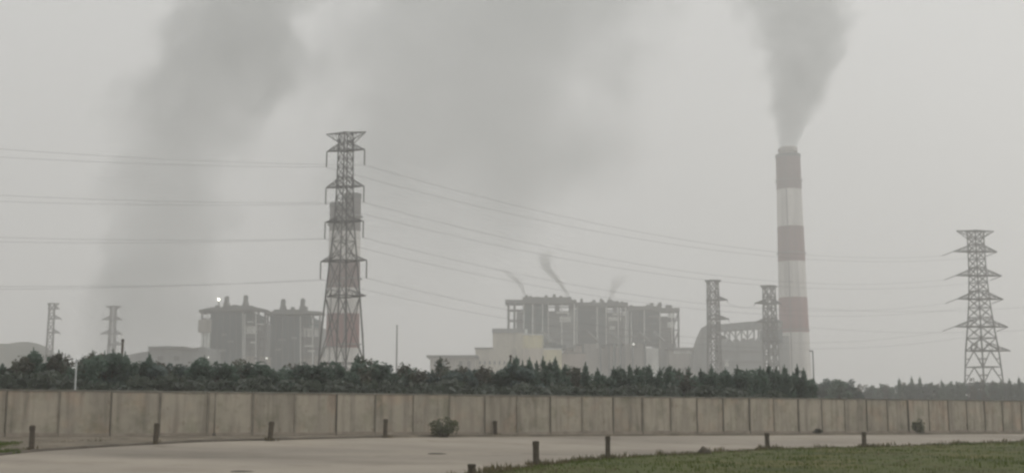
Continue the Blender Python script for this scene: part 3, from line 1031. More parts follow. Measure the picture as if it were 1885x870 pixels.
# flue duct and precipitators
t = thing("flue_duct", "long grey flue duct on trestles leading to the big striped chimney", "duct", at0(1360, 860))
m = MB()
prof = [(1274, 690), (1276, 652), (1288, 618), (1296, 601), (1306, 595), (1330, 596), (1372, 592), (1400, 590), (1440, 589), (1440, 603), (1400, 604), (1372, 606), (1330, 609), (1313, 611), (1306, 626), (1302, 690)]
o = m.prism([(W(x, y, 860).x, W(x, y, 860).z if y < 688 else -0.5) for x, y in prof], 860, 874).build("duct", M['grey_clad'], t)
o.matrix_parent_inverse = Matrix.Translation(-Vector(t.location))
for x in (1318, 1334, 1343, 1354, 1365, 1376, 1388, 1396):
    pbar(t, "trestle_leg", 'dark_steel', [(x, 605, x, 690, 2.2)], 862)
pbar(t, "trestle_brace", 'dark_steel', [(1334, 607, 1343, 622, 1.6), (1343, 607, 1354, 622, 1.6), (1365, 607, 1354, 622, 1.6), (1365, 607, 1376, 622, 1.6), (1388, 605, 1376, 622, 1.6), (1318, 610, 1334, 622, 1.6)], 862)
t = thing("precipitator", "grey precipitator block under the flue duct", "precipitator", at0(1370, 845))
part(t, "casing", 'grey_clad', [(1322, 628, 1404, 690, 845, 13)])
for x in (1324, 1338, 1352, 1366, 1380, 1393):
    pts_ = [(x, 628), (x + 5, 621), (x + 10, 628)]
    o = MB().prism([(W(px, py, 846).x, W(px, py, 846).z) for px, py in pts_], 846, 857).build("roof_gable", M['grey_clad'], t)
    o.matrix_parent_inverse = Matrix.Translation(-Vector(t.location))
part(t, "walkway", 'dark_steel', [(1320, 645, 1406, 646.5, 843, 2), (1320, 664, 1406, 665.5, 843, 2)])
part(t, "light_panel", 'pale', [(1334, 662, 1341, 674, 844, 0.5)])
t = thing("fan_house", "bluish fan house on legs between the grey pylon and the big chimney", "fan house", at0(1420, 850))
part(t, "casing", 'dark_clad', [(1404, 606, 1440, 632, 850, 10)])
part(t, "lower_casing", 'grey_clad', [(1440, 618, 1452, 690, 851, 8)])
for x in (1406, 1416, 1427, 1437):
    part(t, "leg", 'grey_clad', [(x, 632, x + 3.0, 690, 851, 5)])
pbar(t, "brace", 'dark_steel', [(1407, 660, 1428, 634, 1.6), (1428, 660, 1438, 634, 1.6)], 851)
t = thing("transfer_house", "low grey transfer house with a pale strip under its roof, before the duct's left end", "shed", at0(1255, 880))
part(t, "roof", 'roof', [(1228, 639, 1280, 642.5, 878, 34)])
part(t, "strip_window", 'pale', [(1240, 644, 1272, 650, 879.6, 1)])
part(t, "wall", 'warm_clad', [(1232, 642.5, 1278, 690, 880, 30)])

# left-hand plant
g = "boiler houses of the left plant"
def left_unit(label, x0, x1, xr, yl, yr, xm, ym, cl0, cl1, d, vents, pan):
    t = thing("boiler_house", label, "boiler house", at0((x0 + x1) / 2, d), g)
    # curved roof: high over the middle, falling to a thin eave each side
    top = [(x0, yl), (x0 + 24, ym + 3), (xm - 28, ym + 3), (xm - 24, ym), (xm + 26, ym), (xm + 30, ym + 2), (x1, yr)]
    bot = [(x1, yr + 3.5), (xm + 30, ym + 8), (xm - 28, ym + 9), (x0 + 24, ym + 8), (x0, yl + 4.5)]
    o = MB().prism([(W(x, y, d).x, W(x, y, d).z) for x, y in top + bot], d - 4, d + 12).build("roof", M['roof'], t)
    o.matrix_parent_inverse = Matrix.Translation(-Vector(t.location))
    part(t, "cladding", 'dark_clad', [(cl0, ym + 10.5, cl1, 690, d, 40)])
    part(t, "upper_bay", 'teal_clad', [(cl1, ym + 10.5, cl1 + 18, ym + 32, d + 2, 46)])
    part(t, "side_bay", 'grey_clad', [(cl1, ym + 32, x1 - 2, 655, d + 3, 45)])
    part(t, "lower_bay", 'warm_clad', [(cl1, 655, x1 - 2, 690, d + 2, 46)])
    part(t, "light_panel", 'pale', [pan[:4] + (d + 2.2, 2)])
    part(t, "floor_beam", 'dark_steel', floors(cl1, x1, (ym + 22, ym + 32, 622, 640), d + 2, 2, 1.2) + floors(x0 + 4, cl0, (ym + 22,), d + 2, 3))
    for x in (x0 + 3, x1 - 4, x1 - 16):
        pbar(t, "column", 'dark_steel', [(x, yl + 4 if x < xm else yr + 1, x, 690, 2.6)], d + 1)
    pbar(t, "rib", 'dark_steel', [(cl0 + k * (cl1 - cl0) / 5, ym + 14, cl0 + k * (cl1 - cl0) / 5, 690, 1.2) for k in range(1, 5)], d - .6)
    for x, y in vents:
        m = MB()
        c = W(x, ym + 2, d + 20); tp = W(x, y, d + 20)
        r_ = 6.0 * d / F
        m.lathe([(r_ * 1.15, c.z - 3), (r_ * 1.1, c.z + 2), (r_ * .75, (c.z + tp.z) / 2), (r_ * .8, tp.z - 1.2), (r_ * .55, tp.z)], 14)
        for k in range(len(m.v)):
            m.v[k] = (m.v[k][0] + c.x, m.v[k][1] + c.y, m.v[k][2])
        o = m.build("roof_ventilator", M['roof'], t, True)
        o.matrix_parent_inverse = Matrix.Translation(-Vector(t.location))
    return t
left_unit("dark boiler house with the bright lamp on its roof", 369, 492, 468, 571, 570, 440, 563, 388, 446, 700, ((417, 545), (452, 543)), (450, 599, 478, 614))
left_unit("dark boiler house partly behind the tallest pylon", 490, 593, 562, 575, 574, 532, 570, 497, 552, 715, ((521, 550), (557, 549)), (554, 604, 586, 619))
lu = [o for o in bpy.data.objects if o.name.startswith("boiler_house") and o["group"] == g]
for o_, x0, x1, c0, c1, yt_, d_ in zip(lu, (369, 490), (490, 590), (388, 497), (446, 552), (574, 581), (700, 715)):
    for k in range(6):
        x = rb.uniform(c1, x1 - 16); y = rb.uniform(yt_ + 14, 660)
        part(o_, "platform", 'dark_steel' if k % 2 else 'pale', [(x, y, x + rb.uniform(8, 15), y + rb.uniform(1.0, 2.6), d_ - 1.8, 1.4)])
    for k in range(4):
        x = rb.uniform(c1 + 2, x1 - 5)
        pbar(o_, "pipe", 'pale' if k % 2 else 'dark_steel', [(x, yt_ + 4, x, 690, rb.uniform(1.0, 1.8))], d_ - 1.2)
    for k in range(3):
        x = rb.uniform(c0 + 4, c1 - 14); y = rb.uniform(600, 660)
        part(o_, "platform", 'grey_clad', [(x, y, x + rb.uniform(8, 14), y + rb.uniform(1.5, 5), d_ - 2.2, 1.4)])
    pbar(o_, "column", 'pale', [(c1 + 1, yt_ + 1, c1 + 1, 690, 1.5)], d_ - .9)
    pbar(o_, "column", 'pale', [(c0 - 6, yt_ + 1, c0 - 6, 690, 1.4)], d_ - .9)
    for k in range(4):
        x = rb.uniform(x0 + 20, x1 - 22)
        part(o_, "roof_box", 'roof', [(x, 563 + (4 if d_ > 705 else 0) - rb.uniform(0, 4), x + rb.uniform(4, 9), 572, d_ + 3, 4)])
t = thing("coal_bunker", "small grey bunker on pale legs at the side of the lamp topped boiler house", "bunker", at0(376, 697))
part(t, "casing", 'warm_clad', [(365, 588, 387, 611, 697, 14)])
for x in (370, 376, 382):
    part(t, "leg", 'pale', [(x, 611, x + 3, 642, 698, 3)])
part(t, "base", 'grey_clad', [(367, 642, 389, 690, 696, 16)])
t = thing("conveyor_shed", "long low grey coal shed left of the dark boiler houses", "shed", at0(310, 670))
prof = [(232, 690), (238, 652), (272, 646), (276, 637.5), (312, 636), (350, 641), (372, 637), (384, 642), (384, 690)]
o = MB().prism([(W(x, y, 670).x, W(x, y, 670).z if y < 688 else -0.5) for x, y in prof], 670, 720).build("body", M['grey_clad'], t)
o.matrix_parent_inverse = Matrix.Translation(-Vector(t.location))
part(t, "roof", 'roof', [(273, 637, 340, 641, 667, 56), (340, 640.5, 362, 644, 667, 56)])
part(t, "opening", 'window', [(290, 655, 300, 664, 669.5, 1), (320, 655, 330, 664, 669.5, 1)])

# hill at the left
mb = MB()
hc = W(-40, 640, 950)
nr, nn = 14, 48
for i in range(nr + 1):
    t_ = i / nr
    for k in range(nn):
        th = 2 * math.pi * k / nn
        rx, ry = 95 * t_, 70 * t_
        z = (hc.z + 3) * (1 - ss(t_, 0.30, 1.0)) * (1 + .08 * mnoise.noise(Vector((math.cos(th) * t_ * 3, math.sin(th) * t_ * 3, 0)))) - 0.4
        mb.v.append((hc.x + 20 + rx * math.cos(th), 950 + ry * math.sin(th), z))
for i in range(nr):
    for k in range(nn):
        j = (k + 1) % nn
        mb.f.append((i * nn + k, (i + 1) * nn + k, (i + 1) * nn + j, i * nn + j))
tag(mb.build("hill", M['hill'], None, True), kind="structure")

# ------------------------------------------------------------------ chimneys
def chimney(label, px_top, px_bot, ytop, d, wt, wb, edges, red, white, soot, lip=None, group="striped chimneys"):
    ct, cb = W(px_top, ytop, d), W(px_bot, 690, d)
    base = Vector(((ct.x + cb.x) / 2, d, 0))
    t = thing("striped_chimney", label, "chimney", base, group)
    a = d / F
    Hh = ct.z
    zb = cb.z
    def rad(z):
        k = (z - zb) / (Hh - zb)
        k2 = max(0, 1 - k)
        return (wt / 2 + (wb - wt) / 2 * (0.7 * k2 + 0.3 * k2 * k2)) * a
    ed = [W(px_bot, y, d).z for y in edges]
    m = MB()
    m.lathe([(rad(z), z) for z in np.linspace(0, Hh, 30)], 40)
    m.build("shaft", banded("painted_" + str(px_top), ed, red, white, soot), t, True).data.polygons[-1].use_smooth = False
    m = MB(); r_ = rad(Hh)
    m.lathe([(r_ * 1.0, Hh - 2.2), (r_ * 1.05, Hh - 2.0), (r_ * 1.05, Hh + 0.3), (r_ * .9, Hh + 0.35)], 40)
    m.build("rim", M['roof'], t)
    if lip:
        zt = W(px_top, lip, d).z
        m = MB().lathe([(r_ * .62, Hh - 1), (r_ * .62, Hh + 2.4), (r_ * .8, Hh + 2.6), (r_ * .8, zt - 1.2), (r_ * .6, zt)], 32)
        m.build("flue_mouth", M['warm_clad'], t)
    for f in (0.33, 0.62, 0.9):
        z = Hh * f; rr = rad(z)
        m = MB().lathe([(rr * .98, z - .3), (rr + 1.0, z - .2), (rr + 1.0, z + .2), (rr * .98, z + .25)], 40)
        m.build("gallery", M['grey_clad'], t)
    m = MB()
    th = R(-115)
    for k in range(24):
        z0, z1 = Hh * k / 24, Hh * (k + 1) / 24
        for off in (-.02, .02):
            r0, r1 = rad(z0) + .4, rad(z1) + .4
            m.bar((r0 * math.cos(th + off), r0 * math.sin(th + off), z0), (r1 * math.cos(th + off), r1 * math.sin(th + off), z1), .2)
    m.build("ladder", M['dark_steel'], t)
    return t, base, Hh
RED, WHITE, SOOTY = (0.26, 0.088, 0.084), (0.72, 0.70, 0.67), (0.18, 0.12, 0.115)
chimney("big red and white striped chimney pouring out smoke", 1451, 1464, 286, 900, 45, 57, (612, 548, 482, 418, 350), RED, WHITE, SOOTY, lip=271)
chimney("slim striped chimney with the higher top of the two behind the tallest pylon", 647, 645, 358, 560, 31, 36, (640, 577, 530, 479, 426), (0.23, 0.065, 0.062), (0.66, 0.65, 0.63), (0.13, 0.12, 0.12))
chimney("slim striped chimney with the lower top of the two behind the tallest pylon", 621, 619, 375, 585, 32, 37, (640, 577, 530, 479, 426), (0.22, 0.068, 0.064), (0.66, 0.65, 0.63), (0.13, 0.12, 0.12))

# ------------------------------------------------------------------ trees
def leaf_cloud(m, rr, c, rad, n, size, flat=0.75):
    for _ in range(n):
        while True:
            v = Vector((rr.uniform(-1, 1), rr.uniform(-1, 1), rr.uniform(-1, 1)))
            if 0.05 < v.length < 1:
                break
        v = v.normalized() * (v.length ** 0.5)
        p = c + Vector((v.x * rad, v.y * rad, v.z * rad * flat))
        a = Vector((rr.gauss(0, 1), rr.gauss(0, 1), rr.gauss(0, .7))).normalized()
        b_ = a.orthogonal().normalized()
        b_.rotate(Matrix.Rotation(rr.uniform(0, 6.28), 3, a))
        s = size * rr.uniform(.5, 1.3)
        m.quad(p, a * s * rr.uniform(.6, 1.5), b_ * s * .55)
def conifer_crown(seed, h=6.0, spread=1.25, n=2600):
    rr = random.Random(seed)
    m = MB()
    nb = 70
    for i in range(nb):
        t = (i + rr.random()) / nb
        z = h * (0.06 + 0.90 * t)
        L = spread * (1 - t) ** 0.75 * rr.uniform(.55, 1.25) + 0.10
        th = rr.uniform(0, 6.283)
        d = Vector((math.cos(th), math.sin(th), rr.uniform(.15, .75)))
        k = max(3, int(n / nb * (0.5 + 1.2 * (1 - t))))
        for j in range(k):
            f = rr.random() ** .6
            p = Vector((0, 0, z)) + d * L * f + Vector((rr.gauss(0, .12), rr.gauss(0, .12), rr.gauss(0, .12)))
            a = (d + Vector((rr.gauss(0, .45), rr.gauss(0, .45), rr.gauss(0.1, .5)))).normalized()
            b_ = a.orthogonal().normalized(); b_.rotate(Matrix.Rotation(rr.uniform(0, 6.28), 3, a))
            s = rr.uniform(.08, .19)
            m.quad(p, a * s * 1.5, b_ * s * .42)
    for j in range(16):      # the spike
        p = Vector((rr.gauss(0, .04), rr.gauss(0, .04), h * (0.93 + 0.09 * rr.random())))
        a = Vector((rr.gauss(0, .2), rr.gauss(0, .2), 1)).normalized(); b_ = a.orthogonal().normalized()
        m.quad(p, a * .22, b_ * .06)
    return m
def round_crown(seed, h=6.0, wdt=1.9, n=1700):
    rr = random.Random(seed)
    m = MB()
    nb = 15
    for i in range(nb):
        t = (i + .5) / nb
        z = h * (0.16 + 0.74 * t)
        env = wdt * math.sqrt(max(.04, 1 - ((t - .45) / .62) ** 2))
        th = rr.uniform(0, 6.283); q = env * rr.uniform(.2, .75)
        leaf_cloud(m, rr, Vector((q * math.cos(th), q * math.sin(th), z)), rr.uniform(.55, .95) * (1.1 - .35 * t), int(1.5 * n) // nb, .135)
    for i in range(9):
        th = rr.uniform(0, 6.283); q = rr.uniform(0, wdt * .5)
        leaf_cloud(m, rr, Vector((q * math.cos(th), q * math.sin(th), h * rr.uniform(.86, .97))), rr.uniform(.2, .42), 46, .11, 1.2)
    return m
def ragged_crown(seed, h=6.0, wdt=1.5, n=1400):
    rr = random.Random(seed)
    m = MB()
    for i in range(22):
        t = rr.random()
        th = rr.uniform(0, 6.283); q = wdt * rr.uniform(0, 1) * (1.05 - .75 * t)
        leaf_cloud(m, rr, Vector((q * math.cos(th), q * math.sin(th), h * (.1 + .86 * t))), rr.uniform(.28, .7), int(1.5 * n) // 22, .13, 1.25)
    return m
def trunk_mesh(seed, h=6.0):
    rr = random.Random(seed)
    m = MB()
    pts_ = [Vector((rr.gauss(0, .03) * k, rr.gauss(0, .03) * k, h * .9 * k / 6)) for k in range(7)]
    pts_[0].z = -.3
    m.tube(pts_, [.13, .115, .10, .08, .06, .04, .02], 7)
    for _ in range(9):
        i = rr.randrange(1, 6)
        th = rr.uniform(0, 6.283); L = rr.uniform(.5, 1.1)
        q = pts_[i] + Vector((math.cos(th) * L, math.sin(th) * L, L * .6))
        m.tube([pts_[i], pts_[i].lerp(q, .5) + Vector((0, 0, .05)), q], [.045, .03, .012], 5)
    return m
PROTO = {'con': [], 'rnd': [], 'rag': []}
for k in range(5):
    PROTO['con'].append((conifer_crown(100 + k, 6.0, 1.05 + .12 * k).mesh("crown"), trunk_mesh(200 + k).mesh("trunk")))
for k in range(4):
    PROTO['rnd'].append((round_crown(300 + k, 6.0, 1.7 + .15 * k).mesh("crown"), trunk_mesh(400 + k).mesh("trunk")))
for k in range(4):
    PROTO['rag'].append((ragged_crown(500 + k).mesh("crown"), trunk_mesh(600 + k).mesh("trunk")))
for kind, lst in PROTO.items():
    for i, (c, t) in enumerate(lst):
        c.materials.append(M['crown'] if kind == 'con' else (M['crown_b'] if kind == 'rnd' else M['crown_d']) if i % 2 else M['crown'])
        t.materials.append(M['bark'])
KIND_NAME = {'con': ("pine_tree", "slender pointed"), 'rnd': ("broadleaf_tree", "rounded bushy"), 'rag': ("ragged_tree", "ragged loose")}
def place_tree(kind, x, y, h, spread, label, group):
    c, t = random.choice(PROTO[kind])
    root = thing(KIND_NAME[kind][0], label, "tree", (x, y, terrain(x, y) - .05), group, random.uniform(0, 6.28))
    root.scale = (spread, spread, h / 6.0)
    for nm, me in (("crown", c), ("trunk", t)):
        o = bpy.data.objects.new(nm, me)
        COL.objects.link(o)
        o.parent = root
    return root
SEG = [(-200, 130, "left of the white pole"), (130, 235, "between white pole and wooden mast"), (235, 365, "below the long coal shed"), (365, 595, "below the left boiler houses"),
       (595, 700, "at the tallest pylon's feet"), (700, 880, "before the low flat shed"), (880, 1070, "before the cream and beige halls"),
       (1070, 1230, "before the far boiler houses"), (1230, 1440, "before the flue duct"), (1440, 1520, "at the big chimney's foot"), (1520, 3000, "beyond the big chimney")]
ORD = "first second third fourth fifth sixth seventh eighth ninth tenth eleventh twelfth thirteenth fourteenth fifteenth sixteenth seventeenth eighteenth nineteenth twentieth".split()
ORD += ["twenty-" + o for o in ORD[:9]] + ["thirtieth"] + ["thirty-" + o for o in ORD[:9]]
TREES = {}          # (words for the kind, where) -> [(px, root)]
def name_trees():
    for (words, where), lst in TREES.items():
        lst.sort(key=lambda e: e[0])
        for i, (px, root) in enumerate(lst):
            root["label"] = ("only %s %s" % (words, where)) if len(lst) == 1 else "%s-from-left %s %s" % (ORD[i], words, where)
def seg_of(px):
    for a, b_, s in SEG:
        if a <= px < b_:
            return s
    return SEG[-1][2]
TOP = [(-60, 668), (0, 668), (22, 674), (40, 664), (58, 650), (70, 662), (90, 660), (105, 654), (125, 668), (135, 680), (150, 662), (168, 654), (190, 656), (205, 652), (228, 657), (245, 666), (260, 669), (272, 659), (290, 670), (305, 677), (330, 678), (345, 668), (375, 662), (402, 668), (440, 670),
       (465, 667), (485, 678), (503, 690), (520, 680), (560, 673), (590, 665), (612, 667), (632, 684), (645, 682), (658, 660), (668, 664), (690, 668), (708, 674), (722, 690), (744, 673), (765, 682), (785, 686), (810, 664), (822, 682), (850, 680), (880, 674), (905, 688), (930, 682), (938, 668), (950, 662), (962, 672), (975, 664),
       (988, 672), (1000, 664), (1012, 670), (1023, 664), (1040, 677), (1062, 681), (1078, 674), (1100, 684), (1130, 681), (1160, 677), (1172, 679), (1195, 676), (1215, 682), (1232, 676), (1250, 684), (1268, 680), (1290, 684), (1310, 678), (1335, 681), (1358, 678), (1375, 684), (1400, 680), (1416, 674), (1430, 680), (1445, 676), (1460, 690), (1468, 676), (1480, 682), (1496, 700), (1510, 712)]
TX = [p[0] for p in TOP]; TY = [p[1] for p in TOP]
def place_row(x0, x1, step, behind, dy, jit, kinds):
    x = x0
    while x < x1:
        px = x + random.uniform(-2, 2)
        w2, s = wall_at(px)
        q = behind + random.uniform(-2.5, 2.5)
        p = w2 - WN * q
        # keep the tree on the picture ray px
        r_ = ray(px, 700)
        p = Vector((r_.x / r_.y * p.y, p.y))
        yt = float(np.interp(px, TX, TY)) + dy + random.uniform(-jit, jit)
        h = W(px, yt, p.y).z - terrain(p.x, p.y)
        spiky = (930 < px < 1500 and random.random() < .72) or random.random() < .2
        kind = 'con' if spiky else random.choice(kinds)
        if random.random() < .15:
            kind = 'rag'
        if kind == 'con':
            h *= random.uniform(.92, 1.0)
        sp = random.uniform(.8, 1.15) * (0.85 if kind == 'con' else 0.95)
        o = place_tree(kind, p.x, p.y, max(3.2, h), sp, None, "trees in the belt behind the wall")
        TREES.setdefault(("%s %s row tree" % (KIND_NAME[kind][1], "front" if behind < 18 else "back"), seg_of(px)), []).append((px, o))
        x += step * random.uniform(.75, 1.25)
place_row(-50, 1500, 16, 14, 2, 2, ['rnd', 'rag', 'rag'])
place_row(-50, 1495, 21, 22, 5, 5, ['rnd', 'rag', 'con'])
for px in [p[0] for p in TOP if 0 <= p[0] < 1500 and (p[1] <= 664 or 900 < p[0])]:
    yt = float(np.interp(px, TX, TY))
    w2, s = wall_at(px); p = w2 - WN * 18
    r_ = ray(px, 700); p = Vector((r_.x / r_.y * p.y, p.y))
    o = place_tree('con', p.x, p.y, W(px, yt - 1, p.y).z, .55, None, "spires in the tree belt")
    TREES.setdefault(("narrow spire tree", seg_of(px)), []).append((px, o))
# undergrowth directly behind the wall
mb = MB()
rr = random.Random(5)
for _ in range(900):
    s = rr.uniform(-18, wall_at(1505)[1])
    p = W0 + WD * s - WN * rr.uniform(3, 9)
    z = terrain(p.x, p.y)
    leaf_cloud(mb, rr, Vector((p.x, p.y, z + rr.uniform(.6, 3.2))), rr.uniform(.7, 1.1), 64, .22)
tag(mb.build("undergrowth", M['under']), "dense dark undergrowth filling the foot of the tree belt behind the wall", "undergrowth", kind="stuff")

# the round clump and the farther belt on the right
for k, (px, yt, sp) in enumerate(((1512, 706, 1.5), (1526, 698.5, 1.9), (1541, 697, 2.0), (1556, 699, 1.9), (1568, 707, 1.4))):
    d = 210 + random.uniform(-5, 5)
    p = W(px, yt, d)
    o = place_tree('rnd', p.x, d, p.z, sp * .85, None, "trees of the dome shaped clump")
    TREES.setdefault(("broad rounded tree", "in the dome shaped clump"), []).append((px, o))
x = 1450
while x < 1990:
    for row in range(2):
        d = 345 + row * 22 + random.uniform(-8, 8)
        px = x + random.uniform(-4, 4)
        yt = np.interp(px, [1450, 1580, 1640, 1700, 1780, 1890], [716, 712, 709, 707, 703, 706]) + random.uniform(-2.5, 3) + row * 1
        p = W(px, yt, d)
        kind = random.choice(('rnd', 'rag', 'rnd'))
        o = place_tree(kind, p.x, d, p.z, random.uniform(1.15, 1.6), None, "trees of the far belt")
        TREES.setdefault(("pale far %s row %s tree" % ("front" if row == 0 else "back", KIND_NAME[kind][1].split()[0]), "around the wide armed pylon" if 1760 < px < 1860 else ("before the wide armed pylon" if px <= 1760 else "at the photo's right edge")), []).append((px, o))
    x += 12
for px, yt in ((1655, 696), (1678, 694), (1693, 694), (1733, 700), (1858, 698), (1875, 694), (1842, 700)):
    p = W(px, yt, 340)
    o = place_tree('con', p.x, 340, p.z, .9, None, "pointed trees of the far belt")
    TREES.setdefault(("small pointed tree", "rising out of the pale far belt"), []).append((px, o))
name_trees()
mb = MB()
for _ in range(420):
    px = rr.uniform(1440, 2000); d = rr.uniform(325, 338)
    p = W(px, 766, d)
    leaf_cloud(mb, rr, Vector((p.x, d, rr.uniform(1.0, 4.5))), rr.uniform(1.4, 2.2), 60, .45)
tag(mb.build("far_undergrowth", M['crown_b']), "pale undergrowth along the foot of the far tree belt", "undergrowth", kind="stuff")

# ------------------------------------------------------------------ poles, shrubs and small things
def pole(name, label, px, ytop, d, wpx, mt, arm=None, zb=None):
    tp = W(px, ytop, d)
    z0 = terrain(tp.x, d) if d < 200 else 0
    t = thing(name, label, "pole", (tp.x, d, z0))
    r_ = wpx * d / F / 2
    MB().tube([(0, 0, -.5), (0, 0, (tp.z - z0) * .5), (0, 0, tp.z - z0)], [r_ * 1.1, r_, r_ * .8], 10).build("shaft", M[mt], t, True)
    MB().lathe([(r_ * 2.0, -.4), (r_ * 2.0, .25), (r_ * 1.4, .32)], 12).build("footing", M['kerb'], t)
    if arm:
        MB().bar((0, 0, tp.z - z0 - .15), (arm, 0, tp.z - z0), r_ * 1.2).build("arm", M[mt], t)
        MB().box(arm - .3, arm + .3, -.12, .12, tp.z - z0 - .06, tp.z - z0 + .08).build("lamp_head", M[mt], t)
    else:
        MB().lathe([(r_ * 1.2, tp.z - z0 - .1), (r_ * 1.25, tp.z - z0 + .04), (r_ * .4, tp.z - z0 + .12)], 10).build("cap", M[mt], t)
    return t
wp, s_ = wall_at(141); pole("white_pole", "slim white pole standing against the dark trees behind the wall", 141, 664, (wp - WN * 2.2).y, 3.4, 'white_paint')
wp, s_ = wall_at(226); pole("wooden_mast", "dark wooden mast poking out above the tree belt", 226, 626, (wp - WN * 27).y, 5, 'bark')
wp, s_ = wall_at(940); pole("wooden_mast", "short dark mast among the spires before the beige hall", 940, 655, (wp - WN * 25).y, 4, 'bark')
wp, s_ = wall_at(397); pole("thin_pole", "thin grey pole on a dark footing standing close against the wall", 397, 724, (wp + WN * 0.45).y, 3.2, 'post')
pole("slim_mast", "lone thin mast between the tallest pylon and the low shed", 731, 598, 520, 3.2, 'steel')
pole("slim_mast", "thin dark mast rising beside the foot of the big striped chimney", 1496, 645, 420, 3.0, 'steel', arm=-1.2)

def shrub(label, px, ybase, wpx, hpx, seed, n=7, mt='bush'):
    g_ = ground_at(px, ybase)
    s, q = wall_sq(g_.x, g_.y)
    if q < .9:
        p2 = Vector((g_.x, g_.y)) + WN * (.9 - q)
        g_ = Vector((p2.x, p2.y, terrain(p2.x, p2.y)))
    a = g_.y / F
    t = thing("shrub", label, "shrub", (g_.x, g_.y, g_.z))
    rr = random.Random(seed)
    m = MB(); st = MB()
    for k in range(n):
        x = rr.uniform(-.5, .5) * wpx * a * .8
        z = hpx * a * rr.uniform(.25, .8) * (1 - abs(x) / (wpx * a) * .7)
        c = Vector((x, rr.uniform(-.3, .3) * wpx * a, z))
        leaf_cloud(m, rr, c, min(hpx * .26, wpx * .27) * a, 90, .055, 1.1)
        st.tube([(x * .15, c.y * .15, -.05), (x * .6, c.y * .6, z * .55), tuple(c)], [.03, .02, .008], 5)
    for k in range(14):
        x = rr.uniform(-.55, .55) * wpx * a
        tip = Vector((x * 1.1, rr.uniform(-.2, .2), hpx * a * rr.uniform(.7, 1.05) * (1 - abs(x) / (wpx * a) * .6)))
        st.tube([(x * .3, 0, 0), tuple(tip * .6), tuple(tip)], [.012, .009, .003], 4)
        leaf_cloud(m, rr, tip, .12, 16, .05)
    m.build("foliage", M[mt], t); st.build("stem", M['bark'], t)
shrub("leafy dark green bush growing on the verge against the wall", 818, 805, 46, 37, 3, 14)
shrub("thin wispy shrub against the wall between two small far bollards", 1692, 799.5, 18, 30, 4, 7)
shrub("dark squat clump of weeds beside a far bollard", 1470, 799.8, 14, 11, 5, 5, 'crown_d')
# slumped stump and a stone on the bank edge
def lump(name, label, cat, px, py, wpx, hpx, mt, seed, dz=0.1):
    g_ = ground_at(px, py)
    a = g_.y / F
    m = MB()
    n, mm = 16, 8
    for i in range(mm + 1):
        ph = math.pi / 2 * i / mm
        for k in range(n):
            th = 2 * math.pi * k / n
            v = Vector((math.cos(th) * math.cos(ph), math.sin(th) * math.cos(ph), math.sin(ph)))
            f = 1 + .28 * mnoise.noise(v * 1.7 + Vector((seed, 0, 0)))
            m.v.append((v.x * f * wpx * a / 2, v.y * f * wpx * a / 2, v.z * f * hpx * a - .1))
    for i in range(mm):
        for k in range(n):
            j = (k + 1) % n
            m.f.append((i * n + k, i * n + j, (i + 1) * n + j, (i + 1) * n + k))
    o = m.build(name, M[mt], None, True)
    o.location = (g_.x, g_.y, g_.z + dz)
    tag(o, label, cat)
lump("tree_stump", "dark slumped stump on the edge of the grass bank", "stump", 1297, 838, 27, 15, 'bollard', 1.3)
lump("stone", "small dark stone at the far edge of the grass bank", "stone", 1771, 819, 14, 6, 'bollard', 4.2)
lump("soil_heap", "flat dark smear of dirt on the road before the leafy bush", "dirt heap", 803, 835.5, 36, 2.2, 'kerb', 7.7, 0.12)
lump("soil_heap", "flat dark smear of dirt on the road at the bottom of the photo", "dirt heap", 445, 869, 46, 2.6, 'kerb', 9.1, 0.12)

# lamps that are lit
def lamp(label, px, py, d, r_, mt, foot_y):
    c = W(px, py, d)
    zf = W(px, foot_y, d).z if foot_y < 688 else 0
    t = thing("floodlight", label, "lamp", (c.x, d, zf), "lit floodlights of the plant")
    MB().tube([(0, 0, -.2), (0, 0, c.z - zf)], .35, 8).build("post", M['dark_steel'], t)
    m = MB()
    m.lathe([(r_ * .3, -r_ * .9), (r_ * .8, -r_ * .6), (r_, 0), (r_ * .8, r_ * .6), (r_ * .3, r_ * .9)], 14)
    o = m.build("lamp_glass", M[mt], t, True); o.location = (0, -.6, c.z - zf)
    MB().box(-r_ * .8, r_ * .8, .5, .9, c.z - zf - r_ * .7, c.z - zf + r_ * .7).build("housing", M['dark_steel'], t)
lamp("brightest white floodlight, on the roof of the left boiler house", 403, 551, 694, .85, 'lamp', 566)
lamp("small light at the foot of the lamp topped boiler house", 384, 657, 640, .4, 'lamp_dim', 690)
lamp("small light before the boiler house partly behind the pylon", 491, 659, 640, .5, 'lamp_dim', 690)
lamp("small light under the far boiler house beside its white panel", 1166, 633, 870, .8, 'lamp_dim', 690)
lamp("small light low among the trees before the low transfer house", 1239, 683, 640, .55, 'lamp_dim', 690)

